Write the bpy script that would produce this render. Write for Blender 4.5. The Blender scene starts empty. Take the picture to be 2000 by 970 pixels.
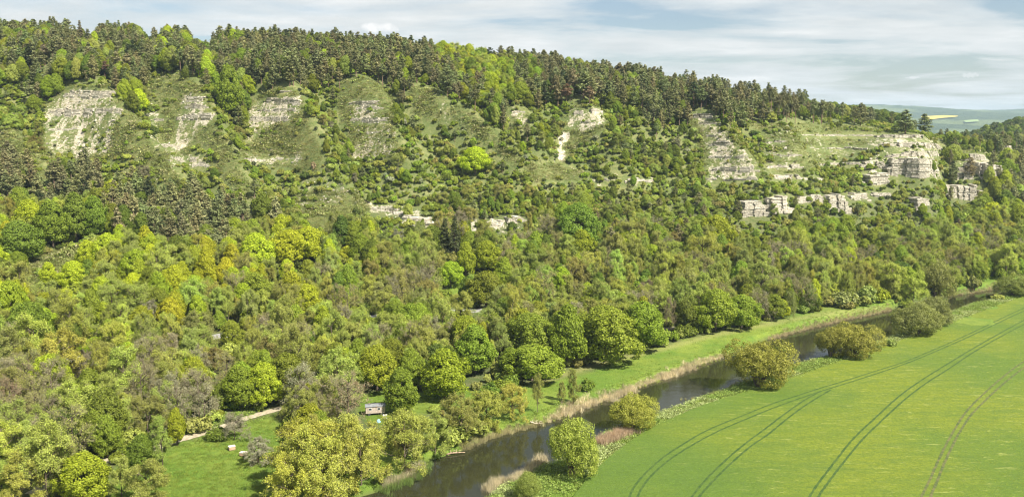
import bpy, math, random
import numpy as np
from mathutils import Vector

C = bpy.context.scene
COL = C.collection
R = math.radians
rng = np.random.default_rng(7)
random.seed(7)

# ------------------------------------------------------------------ camera
CAM_H, PITCH, F = 75.0, R(8.2), 1732.0          # F: focal length in pixels of the 2000 px wide photograph
cd = bpy.data.cameras.new("camera")
cd.sensor_width = 36.0
cd.lens = 36.0 * F / 2000.0
cd.clip_start, cd.clip_end = 1.0, 40000.0
cam = bpy.data.objects.new("camera", cd)
COL.objects.link(cam)
cam.location = (0, 0, CAM_H)
cam.rotation_euler = (math.pi / 2 - PITCH, 0, 0)
C.camera = cam

# ------------------------------------------------------------------ sky and sun
SUN_EL, SUN_AZ = R(48), R(130)                   # azimuth clockwise from +Y (the view direction): the sun stands behind the camera, to the right
w = bpy.data.worlds.new("World")
C.world = w
w.use_nodes = True
nt = w.node_tree
nt.nodes.clear()


def N(tree, kind, **kw):
    n = tree.nodes.new(kind)
    for k, v in kw.items():
        if k.startswith("i_"):
            n.inputs[k[2:].replace("_", " ")].default_value = v
        else:
            setattr(n, k, v)
    return n


def ramp(tree, stops, interp="LINEAR"):
    n = tree.nodes.new("ShaderNodeValToRGB")
    n.color_ramp.interpolation = interp
    e = n.color_ramp.elements
    while len(e) < len(stops):
        e.new(0.5)
    for q, (p, c) in zip(e, stops):
        q.position = p
        q.color = (c, c, c, 1) if isinstance(c, (int, float)) else (*c, 1)
    return n


def math_node(tree, op, a, b=None):
    n = tree.nodes.new("ShaderNodeMath")
    n.operation = op
    for i, v in enumerate((a, b)):
        if v is None:
            continue
        if isinstance(v, (int, float)):
            n.inputs[i].default_value = v
        else:
            tree.links.new(v, n.inputs[i])
    return n.outputs[0]


def mix_col(tree, fac, a, b, blend="MIX"):
    n = tree.nodes.new("ShaderNodeMix")
    n.data_type, n.blend_type = "RGBA", blend
    for i, v in ((0, fac), (6, a), (7, b)):
        if isinstance(v, (int, float)):
            n.inputs[i].default_value = v if i == 0 else (v, v, v, 1)
        elif isinstance(v, tuple):
            n.inputs[i].default_value = (*v, 1)
        else:
            tree.links.new(v, n.inputs[i])
    return n.outputs[2]


L = nt.links.new
sky = N(nt, "ShaderNodeTexSky", sky_type="NISHITA", sun_disc=False, sun_elevation=SUN_EL, sun_rotation=SUN_AZ, altitude=300.0, air_density=1.0, dust_density=1.2, ozone_density=1.5)
geo = N(nt, "ShaderNodeTexCoord")
sep = N(nt, "ShaderNodeSeparateXYZ")
L(geo.outputs["Generated"], sep.inputs[0])
zz = math_node(nt, "ADD", math_node(nt, "MAXIMUM", sep.outputs[2], 0.0), 0.10)
cx_ = math_node(nt, "DIVIDE", sep.outputs[0], zz)
cy_ = math_node(nt, "DIVIDE", sep.outputs[1], zz)
comb = N(nt, "ShaderNodeCombineXYZ")
L(cx_, comb.inputs[0]); L(cy_, comb.inputs[1])
mp = N(nt, "ShaderNodeMapping")
mp.inputs["Scale"].default_value = (0.75, 1.0, 1.0)
mp.inputs["Location"].default_value = (3.1, 1.7, 0.0)
L(comb.outputs[0], mp.inputs[0])
cn = N(nt, "ShaderNodeTexNoise", i_Scale=0.85, i_Detail=9.0, i_Roughness=0.55, i_Distortion=0.35)
L(mp.outputs[0], cn.inputs["Vector"])
cn2 = N(nt, "ShaderNodeTexNoise", i_Scale=2.3, i_Detail=6.0, i_Roughness=0.6)
L(mp.outputs[0], cn2.inputs["Vector"])
cover = ramp(nt, [(0.40, 0.08), (0.47, 0.62), (0.56, 0.97)])
L(cn.outputs[0], cover.inputs[0])
shade = ramp(nt, [(0.3, (6.0, 6.35, 6.45)), (0.55, (7.1, 7.3, 7.3)), (0.8, (8.7, 8.7, 8.6))])
L(cn2.outputs[0], shade.inputs[0])
# two small fair-weather cumulus puffs low in the sky
def puff(px, py, rx, ry, ns=60.0):
    d = ((px - 1000) / F, math.cos(PITCH) + math.sin(PITCH) * (485 - py) / F, -math.sin(PITCH) + math.cos(PITCH) * (485 - py) / F)
    n_ = math.sqrt(sum(v * v for v in d)); d = [v / n_ for v in d]
    pn = N(nt, "ShaderNodeTexNoise", i_Scale=ns, i_Detail=5.0)
    L(geo.outputs["Generated"], pn.inputs["Vector"])
    ax = math_node(nt, "DIVIDE", math_node(nt, "SUBTRACT", sep.outputs[0], d[0]), rx / F)
    az = math_node(nt, "DIVIDE", math_node(nt, "SUBTRACT", sep.outputs[2], d[2]), ry / F)
    r2 = math_node(nt, "ADD", math_node(nt, "MULTIPLY", ax, ax), math_node(nt, "MULTIPLY", az, az))
    v = math_node(nt, "ADD", math_node(nt, "SUBTRACT", 1.0, r2), math_node(nt, "MULTIPLY", math_node(nt, "SUBTRACT", pn.outputs[0], 0.5), 2.6))
    ahead = math_node(nt, "GREATER_THAN", sep.outputs[1], 0.0)
    rm = ramp(nt, [(0.25, 0.0), (0.75, 1.0)])
    L(v, rm.inputs[0])
    return math_node(nt, "MULTIPLY", rm.outputs[0], ahead)
pf = math_node(nt, "MAXIMUM", math_node(nt, "MAXIMUM", puff(738, 56, 42, 13), math_node(nt, "MULTIPLY", puff(1895, 147, 15, 5, 320.0), 0.4)), math_node(nt, "MULTIPLY", puff(1782, 152, 12, 3, 260.0), 0.5))
c1 = mix_col(nt, cover.outputs[0], sky.outputs[0], shade.outputs[0])
c2 = mix_col(nt, pf, c1, (8.6, 8.6, 8.5))
bg = N(nt, "ShaderNodeBackground")
bg.inputs[1].default_value = 0.05
L(c2, bg.inputs[0])
wo = N(nt, "ShaderNodeOutputWorld")
L(bg.outputs[0], wo.inputs[0])

sd = bpy.data.lights.new("sun", "SUN")
sd.energy, sd.angle, sd.color = 4.9, R(0.5), (1.0, 0.94, 0.82)
sun = bpy.data.objects.new("sun", sd)
COL.objects.link(sun)
sun.location = (300, -200, 400)
sun.rotation_euler = (math.pi / 2 - SUN_EL, 0, math.pi - SUN_AZ)
C.view_settings.view_transform = "Standard"
C.view_settings.look = "None"
C.view_settings.exposure = 1.24
C.view_settings.gamma = 1.0
C.view_settings.use_curve_mapping = False
C.cycles.max_bounces = 6
C.cycles.diffuse_bounces = 3
C.cycles.glossy_bounces = 2
C.cycles.transmission_bounces = 3
C.cycles.transparent_max_bounces = 4
C.cycles.caustics_reflective = False
C.cycles.caustics_refractive = False
C.cycles.use_adaptive_sampling = True
C.cycles.use_denoising = True
C.cycles.denoising_input_passes = "RGB_ALBEDO_NORMAL"
C.cycles.filter_width = 1.15
C.render.use_persistent_data = False

# ------------------------------------------------------------------ pixels of the photograph <-> the valley
ct, st = math.cos(PITCH), math.sin(PITCH)


def ray(px, py):
    a, b = (np.asarray(px, float) - 1000) / F, (485 - np.asarray(py, float)) / F
    return np.stack([a, ct + st * b, -st + ct * b], -1)          # y component about 1: scaled by the distance ahead below


def at_z(px, py, z=0.0):
    d = ray(px, py)
    return d * ((z - CAM_H) / d[..., 2])[..., None] + np.array([0, 0, CAM_H])


def at_y(px, py, Y):
    d = ray(px, py)
    return d * (np.asarray(Y, float) / d[..., 1])[..., None] + np.array([0, 0, CAM_H])


def project(P):
    P = np.asarray(P, float)
    x, y, z = P[..., 0], P[..., 1], P[..., 2] - CAM_H
    dep = np.maximum(y * ct - z * st, 1e-3)
    return np.stack([1000 + F * x / dep, 485 - F * (y * st + z * ct) / dep, dep], -1)


def in_poly(x, y, poly):
    x, y = np.asarray(x, float), np.asarray(y, float)
    p = np.asarray(poly, float)
    ins = np.zeros(x.shape, bool)
    for (x0, y0), (x1, y1) in zip(p, np.roll(p, -1, 0)):
        if y0 == y1:
            continue
        ins ^= ((y0 > y) != (y1 > y)) & (x < (x1 - x0) * (y - y0) / (y1 - y0) + x0)
    return ins


def seg_dist(x, y, line, closed=False):
    """Distance to a polyline, and its signed side."""
    p = np.asarray(line, float)
    q = np.roll(p, -1, 0) if closed else p[1:]
    p = p if closed else p[:-1]
    best = np.full(np.shape(x), 1e9)
    for a, b in zip(p, q):
        v = b - a
        t = np.clip(((x - a[0]) * v[0] + (y - a[1]) * v[1]) / (v @ v + 1e-9), 0, 1)
        best = np.minimum(best, np.hypot(x - a[0] - t * v[0], y - a[1] - t * v[1]))
    return best


def poly_sd(x, y, poly):
    """Signed distance to a polygon, positive inside."""
    d = seg_dist(x, y, poly, True)
    return np.where(in_poly(x, y, poly), d, -d)


def smooth(a, b, x):
    t = np.clip((x - a) / (b - a), 0, 1)
    return t * t * (3 - 2 * t)


def vnoise(x, y, scale, seed=0):
    """Smooth value noise in [-1, 1]."""
    x, y = np.asarray(x, float) / scale + 517.3 + seed * 13.7, np.asarray(y, float) / scale + 291.1 + seed * 7.1
    tab = np.random.default_rng(1000 + seed).uniform(-1, 1, (256, 256))
    xi, yi = np.floor(x).astype(int), np.floor(y).astype(int)
    fx, fy = x - xi, y - yi
    fx, fy = fx * fx * (3 - 2 * fx), fy * fy * (3 - 2 * fy)
    g = lambda i, j: tab[(xi + i) % 256, (yi + j) % 256]
    return (g(0, 0) * (1 - fx) + g(1, 0) * fx) * (1 - fy) + (g(0, 1) * (1 - fx) + g(1, 1) * fx) * fy


def fbm(x, y, scale, seed=0, octaves=4):
    return sum(vnoise(x, y, scale / 2 ** k, seed + k) / 2 ** k for k in range(octaves)) / 1.9


def resample(line, step):
    p = np.asarray(line, float)
    d = np.r_[0, np.cumsum(np.linalg.norm(np.diff(p, axis=0), axis=1))]
    n = max(2, int(d[-1] / step) + 1)
    s = np.linspace(0, d[-1], n)
    return np.stack([np.interp(s, d, p[:, k]) for k in range(p.shape[1])], 1)


def soften(line, rounds=3):
    p = np.asarray(line, float)
    for _ in range(rounds):
        q = np.empty((2 * len(p) - 2, p.shape[1]))
        q[0::2] = 0.75 * p[:-1] + 0.25 * p[1:]
        q[1::2] = 0.25 * p[:-1] + 0.75 * p[1:]
        p = np.vstack([p[:1], q, p[-1:]])
    return p


# ------------------------------------------------------------------ the shape of the land
# columns of the valley side: (photo x, [(photo y, metres ahead)]) from the valley road up over the crest
COLS = [
    (-250, [(760, 222), (540, 320), (400, 395), (300, 445), (175, 500), (95, 565), (78, 620)]),
    (0, [(725, 239), (520, 330), (400, 400), (300, 450), (180, 500), (100, 560), (80, 620)]),
    (250, [(680, 265), (480, 350), (420, 400), (300, 455), (165, 510), (102, 570), (84, 620)]),
    (500, [(645, 292), (460, 395), (400, 425), (300, 465), (160, 520), (112, 570), (94, 620)]),
    (750, [(617, 315), (450, 400), (400, 430), (300, 470), (168, 525), (125, 580), (108, 620)]),
    (1000, [(603, 328), (470, 400), (430, 425), (320, 475), (195, 530), (152, 580), (137, 630)]),
    (1250, [(582, 350), (470, 410), (430, 440), (330, 490), (212, 545), (180, 590), (171, 640)]),
    (1400, [(568, 364), (460, 424), (410, 452), (330, 495), (226, 553), (198, 596), (190, 640)]),
    (1500, [(561, 373), (452, 440), (385, 465), (330, 500), (240, 560), (216, 600), (207, 640)]),
    (1650, [(549, 395), (440, 470), (385, 490), (340, 530), (260, 590), (243, 620), (237, 650)]),
    (1750, [(536, 412), (432, 490), (352, 525), (294, 545), (265, 580), (257, 620), (255, 650)]),
    (1850, [(520, 433), (432, 505), (382, 545), (332, 570), (294, 600), (272, 640), (271, 660)]),
    (1950, [(500, 464), (430, 530), (390, 560), (342, 600), (312, 640), (294, 690), (290, 730)]),
    (2120, [(478, 505), (420, 570), (380, 610), (345, 660), (315, 720), (300, 780), (296, 820)]),
]
ROAD_PX = [(-250, 760), (-100, 722), (0, 722), (150, 703), (290, 676), (435, 655), (580, 634), (740, 617), (900, 607), (1000, 603), (1150, 590), (1300, 578), (1480, 563), (1650, 549), (1750, 536), (1850, 520), (1950, 500), (2120, 478)]
_u, _prof = [], []
for x, pts in COLS:
    py, Y = np.array([p[0] for p in pts], float), np.array([p[1] for p in pts], float)
    P = at_y(np.full(len(py), float(x)), py, Y)
    z = P[:, 2]
    foot = Y[0] * 0.86
    Ys, zs = [100, foot - 40, foot, *Y], [0.2, 0.4, max(1.6, z[0] * 0.45), *z]
    if x >= 1900:
        Ys += [Y[-1] + 110, 1180, 1500, 2400, 12000]
        hill = 60 if x < 2000 else 84
        zs += [z[-1] - 14, hill, hill + 2, 12, 8]
    elif x >= 1800:
        Ys += [Y[-1] + 130, 1180, 1500, 2400, 12000]
        zs += [z[-1] - 30, 34, 30, 12, 8]
    else:
        Ys += [760, 1500, 2600, 12000]
        zs += [z[-1] + 0.3, z[-1] - 6, 12, 8]
    _u.append(float(np.mean(P[1:6, 0] / P[1:6, 1])))
    _prof.append((np.array(Ys, float), np.array(zs, float)))
_u = np.array(_u)


def pchip(xs, ys, x):
    h = np.diff(xs); d = np.diff(ys) / h
    m = np.zeros_like(ys)
    for k in range(1, len(xs) - 1):
        if d[k - 1] * d[k] > 0:
            w1, w2 = 2 * h[k] + h[k - 1], h[k] + 2 * h[k - 1]
            m[k] = (w1 + w2) / (w1 / d[k - 1] + w2 / d[k])
    i = np.clip(np.searchsorted(xs, x) - 1, 0, len(xs) - 2)
    t = np.clip((x - xs[i]) / h[i], 0, 1)
    return ((2 * t**3 - 3 * t**2 + 1) * ys[i] + (t**3 - 2 * t**2 + t) * h[i] * m[i] + (-2 * t**3 + 3 * t**2) * ys[i + 1] + (t**3 - t**2) * h[i] * m[i + 1])


def hillside(X, Y):
    X, Y = np.broadcast_arrays(np.asarray(X, float), np.asarray(Y, float))
    u = X / np.maximum(Y, 60.0)
    zc = np.stack([pchip(a, b, Y) for a, b in _prof], -1)
    i = np.clip(np.searchsorted(_u, u) - 1, 0, len(_u) - 2)
    t = np.clip((u - _u[i]) / (_u[i + 1] - _u[i]), 0, 1)
    t = 0.5 * t + 0.5 * t * t * (3 - 2 * t)
    a = np.take_along_axis(zc, i[..., None], -1)[..., 0]
    b = np.take_along_axis(zc, (i + 1)[..., None], -1)[..., 0]
    return np.where(Y < 60, 0.2, a * (1 - t) + b * t)


def cast(px, py, height, y0=120.0, y1=1600.0, n=700):
    """Where the rays of photo pixels meet a height function."""
    px, py = np.broadcast_arrays(np.asarray(px, float), np.asarray(py, float))
    d = ray(px, py)
    d = d / d[..., 1:2]
    Ys = np.linspace(y0, y1, n)
    out = np.full(px.shape, y1)
    done = np.zeros(px.shape, bool)
    for Y in Ys:
        z = CAM_H + d[..., 2] * Y
        hit = (~done) & (z <= height(d[..., 0] * Y, np.full(px.shape, Y)))
        out[hit] = Y
        done |= hit
    lo, hi = out - (Ys[1] - Ys[0]), out.copy()
    for _ in range(8):
        mid = (lo + hi) / 2
        under = CAM_H + d[..., 2] * mid <= height(d[..., 0] * mid, mid)
        hi = np.where(under, mid, hi); lo = np.where(under, lo, mid)
    return d * hi[..., None] + np.array([0, 0, CAM_H])


# spurs run down the slope towards the camera, gullies between them: (top x, top y, foot x, foot y, how far they stand out)
SPURS = [(-80, 200, 90, 345, 9), (165, 170, 345, 365, 12), (372, 160, 482, 385, 10), (560, 172, 650, 340, 10), (705, 165, 800, 330, 9),
         (822, 178, 1010, 310, 9), (1010, 215, 1060, 300, 4), (1140, 205, 1215, 330, 8), (1375, 222, 1480, 350, 11), (1530, 240, 1580, 340, 6),
         (1800, 275, 1815, 400, 8), (1920, 300, 1930, 385, 9)]
_sp = []
for a, b, c, d, k in SPURS:
    q = cast(np.array([a, c]), np.array([b, d]), hillside)
    _sp.append((q[0, :2], q[1, :2], k))


def spur_shift(X, Y):
    s = np.full(np.shape(X), -7.5)
    for p, q, k in _sp:
        v = q - p
        n_ = math.hypot(*v)
        t = ((X - p[0]) * v[0] + (Y - p[1]) * v[1]) / n_ ** 2
        side = ((X - p[0]) * v[1] - (Y - p[1]) * v[0]) / n_
        wd = np.where(side > 0, 13.0, 9.5)
        along = smooth(-0.75, 0.05, t) * (1 - smooth(0.85, 1.5, t))
        s = np.maximum(s, -7.5 + (1.45 * k + 7.5) * np.exp(-(side / wd) ** 2) * along)
    return s


RIVER_FAR = [(430, 1120), (560, 1040), (690, 975), (740, 962), (780, 944), (826, 920), (836, 902), (872, 893), (908, 880), (962, 853), (1030, 836), (1062, 829), (1130, 798), (1200, 777), (1300, 737), (1380, 710), (1420, 697), (1500, 662), (1560, 647), (1640, 627), (1742, 606), (1800, 588), (1850, 579), (1905, 572), (1965, 561), (2040, 545), (2200, 520), (2400, 480)]
RIVER_NEAR = [(2400, 492), (2200, 533), (2060, 556), (1985, 573), (1920, 591), (1872, 606), (1832, 624), (1765, 650), (1720, 668), (1650, 692), (1590, 704), (1550, 712), (1450, 748), (1400, 768), (1330, 790), (1290, 806), (1250, 820), (1185, 842), (1120, 880), (1062, 908), (1000, 937), (948, 968), (880, 1040), (800, 1120)]
WATER_Z = -1.1
river_poly = np.vstack([soften(at_z(*np.array(RIVER_FAR, float).T, WATER_Z)[:, :2], 2), soften(at_z(*np.array(RIVER_NEAR, float).T, WATER_Z)[:, :2], 2)])


def land(X, Y):
    X, Y = np.asarray(X, float), np.asarray(Y, float)
    rough = smooth(250, 330, Y) * (1 - smooth(1500, 2500, Y))
    steep = smooth(330, 420, Y) * (1 - smooth(600, 680, Y))
    sh = spur_shift(X, Y)
    z = hillside(X, Y + sh * steep)
    z = z + rough * (1.6 * fbm(X, Y, 38, 3) + steep * 0.9 * fbm(X, Y, 9, 9)) + 0.15 * fbm(X, Y, 12, 5)
    return z


ROAD_W = None
road_line = None


def ground(X, Y):
    """The finished ground: slope, road bench, river bed."""
    X, Y = np.asarray(X, float), np.asarray(Y, float)
    z = land(X, Y)
    if road_line is not None:
        near = (Y > 190) & (Y < 560)
        if np.any(near):
            x, y = X[near], Y[near]
            bd, bz = np.full(x.shape, 1e9), np.zeros(x.shape)
            for a, b in zip(road_line[:-1], road_line[1:]):
                v = b - a
                t = np.clip(((x - a[0]) * v[0] + (y - a[1]) * v[1]) / (v[:2] @ v[:2]), 0, 1)
                d = np.hypot(x - a[0] - t * v[0], y - a[1] - t * v[1])
                m = d < bd
                bd = np.where(m, d, bd); bz = np.where(m, a[2] + t * v[2], bz)
            k = 1 - smooth(4.2, 10.0, bd)
            z = z.copy()
            z[near] = z[near] * (1 - k) + (bz - 0.12) * k
    sd_ = np.full(X.shape, -99.0)
    m = (Y < 700) & (X > -300)
    if np.any(m):
        sd_[m] = poly_sd(X[m], Y[m], river_poly)
    wob = 0.5 * vnoise(X, Y, 5, 21)
    k = smooth(-2.6, 1.2, sd_ + wob)
    return z * (1 - k) + (-2.6) * k


_r = cast(*np.array(ROAD_PX, float).T, land)
road_line = soften(_r, 2)
road_line = resample(road_line, 9.0)
for _ in range(6):
    road_line[1:-1, 2] = (road_line[:-2, 2] + road_line[1:-1, 2] + road_line[2:, 2]) / 3

# one sheet: a fine grid where the photograph looks closely, growing coarser out to the horizon
def axis(lo, hi, step, far_lo, far_hi, grow=1.16):
    core = np.arange(lo, hi, step)
    out, s, v = [], step, core[-1]
    while v < far_hi:
        s *= grow; v += s; out.append(v)
    out[-1] = far_hi
    inn, s, v = [], step, lo
    while v > far_lo:
        s *= grow; v -= s; inn.append(v)
    inn[-1] = far_lo
    return np.r_[inn[::-1], core, out]


GX = axis(-330, 440, 1.3, -7000, 8500)
GY = axis(165, 690, 1.3, -600, 11000)
XX, YY = np.meshgrid(GX, GY)
ZZ = ground(XX, YY)


def gz(X, Y):
    """Height of the meshed ground (bilinear)."""
    X, Y = np.asarray(X, float), np.asarray(Y, float)
    i = np.clip(np.searchsorted(GX, X) - 1, 0, len(GX) - 2)
    j = np.clip(np.searchsorted(GY, Y) - 1, 0, len(GY) - 2)
    fx, fy = np.clip((X - GX[i]) / (GX[i + 1] - GX[i]), 0, 1), np.clip((Y - GY[j]) / (GY[j + 1] - GY[j]), 0, 1)
    return (ZZ[j, i] * (1 - fx) + ZZ[j, i + 1] * fx) * (1 - fy) + (ZZ[j + 1, i] * (1 - fx) + ZZ[j + 1, i + 1] * fx) * fy


def on_ground(px, py):
    return cast(px, py, gz, 150, 1500, 1100)

# ------------------------------------------------------------------ making objects
def tag(o, label=None, cat=None, group=None, kind=None):
    if label: o["label"] = label
    if cat: o["category"] = cat
    if group: o["group"] = group
    if kind: o["kind"] = kind
    return o


def mesh_from(name, verts, faces, mats=(), fmat=None, smooth_=False):
    """verts (n,3); faces: list of arrays of equal-length faces, or one list of tuples."""
    me = bpy.data.meshes.new(name)
    verts = np.asarray(verts, np.float32)
    if isinstance(faces, np.ndarray):
        faces = [faces]
    if faces and isinstance(faces[0], np.ndarray):
        loops = np.concatenate([f.reshape(-1) for f in faces]).astype(np.int32)
        sizes = np.concatenate([np.full(len(f), f.shape[1]) for f in faces]).astype(np.int32)
    else:
        loops = np.array([i for f in faces for i in f], np.int32)
        sizes = np.array([len(f) for f in faces], np.int32)
    me.vertices.add(len(verts)); me.vertices.foreach_set("co", verts.reshape(-1))
    me.loops.add(len(loops)); me.loops.foreach_set("vertex_index", loops)
    me.polygons.add(len(sizes))
    me.polygons.foreach_set("loop_start", np.r_[0, np.cumsum(sizes)[:-1]].astype(np.int32))
    for m in mats:
        me.materials.append(m)
    if fmat is not None:
        me.polygons.foreach_set("material_index", np.asarray(fmat, np.int32))
    me.polygons.foreach_set("use_smooth", np.full(len(sizes), smooth_, bool))
    me.update(calc_edges=True)
    return me


def obj(name, me, parent=None, loc=(0, 0, 0)):
    o = bpy.data.objects.new(name, me)
    o.location = loc
    if parent is not None:
        o.parent = parent
    COL.objects.link(o)
    return o


def thing(name, label, cat, loc=(0, 0, 0), rz=0.0, group=None):
    o = bpy.data.objects.new(name, None)
    o.empty_display_size = 0.5
    o.location, o.rotation_euler = loc, (0, 0, rz)
    COL.objects.link(o)
    return tag(o, label, cat, group)


def attr(me, name, vals):
    a = me.attributes.new(name, "FLOAT", "POINT")
    a.data.foreach_set("value", np.asarray(vals, np.float32).reshape(-1))


class Geo:
    """Collects boxes and tapered tubes into one mesh."""
    def __init__(s):
        s.v, s.f, s.m = [], [], []

    def quad(s, pts, m=0):
        k = len(s.v); s.v += [tuple(p) for p in pts]; s.f.append(tuple(range(k, k + len(pts)))); s.m.append(m)

    def box(s, c, size, rz=0.0, m=0, taper=1.0):
        k = len(s.v); a, b = math.cos(rz), math.sin(rz)
        for z in (-.5, .5):
            t = taper if z > 0 else 1.0
            for x, y in ((-.5, -.5), (.5, -.5), (.5, .5), (-.5, .5)):
                X, Y = x * size[0] * t, y * size[1] * t
                s.v.append((c[0] + a * X - b * Y, c[1] + b * X + a * Y, c[2] + z * size[2]))
        s.f += [(k + 3, k + 2, k + 1, k), (k + 4, k + 5, k + 6, k + 7)] + [(k + i, k + (i + 1) % 4, k + 4 + (i + 1) % 4, k + 4 + i) for i in range(4)]
        s.m += [m] * 6

    def tube(s, pts, radii, n=6, m=0, cap=True):
        pts = [Vector(p) for p in pts]
        k0 = len(s.v)
        for i, p in enumerate(pts):
            d = (pts[min(i + 1, len(pts) - 1)] - pts[max(i - 1, 0)]).normalized()
            a = d.orthogonal().normalized(); b = d.cross(a)
            for q in range(n):
                t = 2 * math.pi * q / n
                s.v.append(tuple(p + (a * math.cos(t) + b * math.sin(t)) * radii[i]))
        for i in range(len(pts) - 1):
            for q in range(n):
                s.f.append((k0 + i * n + q, k0 + i * n + (q + 1) % n, k0 + (i + 1) * n + (q + 1) % n, k0 + (i + 1) * n + q)); s.m.append(m)
        if cap:
            s.f.append(tuple(k0 + q for q in range(n - 1, -1, -1))); s.f.append(tuple(k0 + (len(pts) - 1) * n + q for q in range(n))); s.m += [m, m]

    def mesh(s, name, *mats, smooth_=False):
        return mesh_from(name, s.v, s.f, mats, s.m, smooth_)


# ------------------------------------------------------------------ materials
def new_mat(name):
    m = bpy.data.materials.new(name)
    m.use_nodes = True
    t = m.node_tree
    b = t.nodes["Principled BSDF"]
    b.inputs["Roughness"].default_value = 0.85
    b.inputs["Specular IOR Level"].default_value = 0.2
    return m, t, b


def noise(t, scale, detail=4.0, rough=0.55, vec=None, dist=0.0):
    n = N(t, "ShaderNodeTexNoise", i_Scale=scale, i_Detail=detail, i_Roughness=rough, i_Distortion=dist)
    if vec is not None:
        t.links.new(vec, n.inputs["Vector"])
    return n.outputs[0]


def remap(t, v, a, b, c=0.0, d=1.0):
    n = t.nodes.new("ShaderNodeMapRange")
    n.interpolation_type = "SMOOTHSTEP"
    t.links.new(v, n.inputs[0])
    for i, x in enumerate((a, b, c, d)):
        n.inputs[i + 1].default_value = x
    return n.outputs[0]


def bump(t, b, h, strength, dist):
    n = t.nodes.new("ShaderNodeBump")
    n.inputs["Strength"].default_value, n.inputs["Distance"].default_value = strength, dist
    t.links.new(h, n.inputs["Height"])
    t.links.new(n.outputs[0], b.inputs["Normal"])


def world_pos(t, scale=(1, 1, 1)):
    g = t.nodes.new("ShaderNodeNewGeometry")
    m = N(t, "ShaderNodeMapping")
    m.inputs["Scale"].default_value = scale
    t.links.new(g.outputs["Position"], m.inputs[0])
    return m.outputs[0]


def plain(name, col, rough=0.8, vary=0.25, scale=4.0):
    m, t, b = new_mat(name)
    v = noise(t, scale, vec=N(t, "ShaderNodeTexCoord").outputs["Object"])
    c = mix_col(t, remap(t, v, 0.3, 0.7), tuple(x * (1 - vary) for x in col), tuple(min(1, x * (1 + vary)) for x in col))
    t.links.new(c, b.inputs["Base Color"]); b.inputs["Roughness"].default_value = rough
    return m


def attr_out(t, name):
    return N(t, "ShaderNodeAttribute", attribute_name=name).outputs["Fac"]


m_ground, t, b = new_mat("ground_cover")
pos = world_pos(t)
n1, n2, n3 = noise(t, 0.06, 5, 0.6, pos), noise(t, 0.45, 5, 0.65, pos), noise(t, 2.2, 4, 0.7, pos)
floor = mix_col(t, remap(t, n2, 0.35, 0.65), (0.07, 0.095, 0.027), (0.12, 0.125, 0.05))
dryg = mix_col(t, remap(t, n2, 0.3, 0.7), (0.085, 0.12, 0.028), (0.215, 0.21, 0.085))
dryg = mix_col(t, remap(t, n1, 0.4, 0.62, 0, 0.75), dryg, (0.085, 0.115, 0.03))
dryg = mix_col(t, remap(t, n3, 0.60, 0.74, 0, 0.8), dryg, (0.30, 0.26, 0.17))
mead = mix_col(t, remap(t, n1, 0.38, 0.62), (0.105, 0.175, 0.02), (0.165, 0.215, 0.03))
mead = mix_col(t, remap(t, n2, 0.3, 0.75, 0, 0.55), mead, (0.07, 0.125, 0.016))
mead = mix_col(t, remap(t, n3, 0.55, 0.8, 0, 0.35), mead, (0.16, 0.185, 0.05))
col = mix_col(t, attr_out(t, "grass"), floor, dryg)
col = mix_col(t, attr_out(t, "meadow"), col, mead)
col = mix_col(t, math_node(t, "MULTIPLY", attr_out(t, "straw"), remap(t, n3, 0.3, 0.65, 0.35, 0.9)), col, (0.26, 0.25, 0.09))
stone = mix_col(t, remap(t, n3, 0.35, 0.68), (0.25, 0.22, 0.155), (0.60, 0.54, 0.435))
rk = math_node(t, "ADD", attr_out(t, "rock"), math_node(t, "MULTIPLY", math_node(t, "SUBTRACT", n2, 0.5), 1.5))
rk = math_node(t, "ADD", rk, math_node(t, "MULTIPLY", math_node(t, "SUBTRACT", n3, 0.5), 1.0))
rk = math_node(t, "ADD", rk, math_node(t, "MULTIPLY", math_node(t, "SUBTRACT", noise(t, 1.0, 4, 0.6, world_pos(t, (0.22, 0.05, 0.05))), 0.52), 1.6))
rk = math_node(t, "MULTIPLY", remap(t, rk, 0.46, 0.70), remap(t, attr_out(t, "rock"), 0.02, 0.2))
col = mix_col(t, rk, col, stone)
col = mix_col(t, math_node(t, "MULTIPLY", attr_out(t, "mud"), 0.9), col, (0.075, 0.06, 0.035))
t.links.new(col, b.inputs["Base Color"])
bump(t, b, math_node(t, "ADD", math_node(t, "MULTIPLY", n2, 0.8), n3), 0.8, 0.5)

m_water, t, b = new_mat("river_water")
pos = world_pos(t, (0.7, 1.3, 1.0))
b.inputs["Base Color"].default_value = (0.024, 0.025, 0.011, 1)
b.inputs["Roughness"].default_value = 0.04
b.inputs["IOR"].default_value = 1.33
b.inputs["Specular IOR Level"].default_value = 0.5
wv = math_node(t, "ADD", noise(t, 1.6, 3, 0.6, pos), math_node(t, "MULTIPLY", noise(t, 0.25, 2, 0.5, pos), 1.5))
bump(t, b, wv, 0.06, 0.12)

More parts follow.
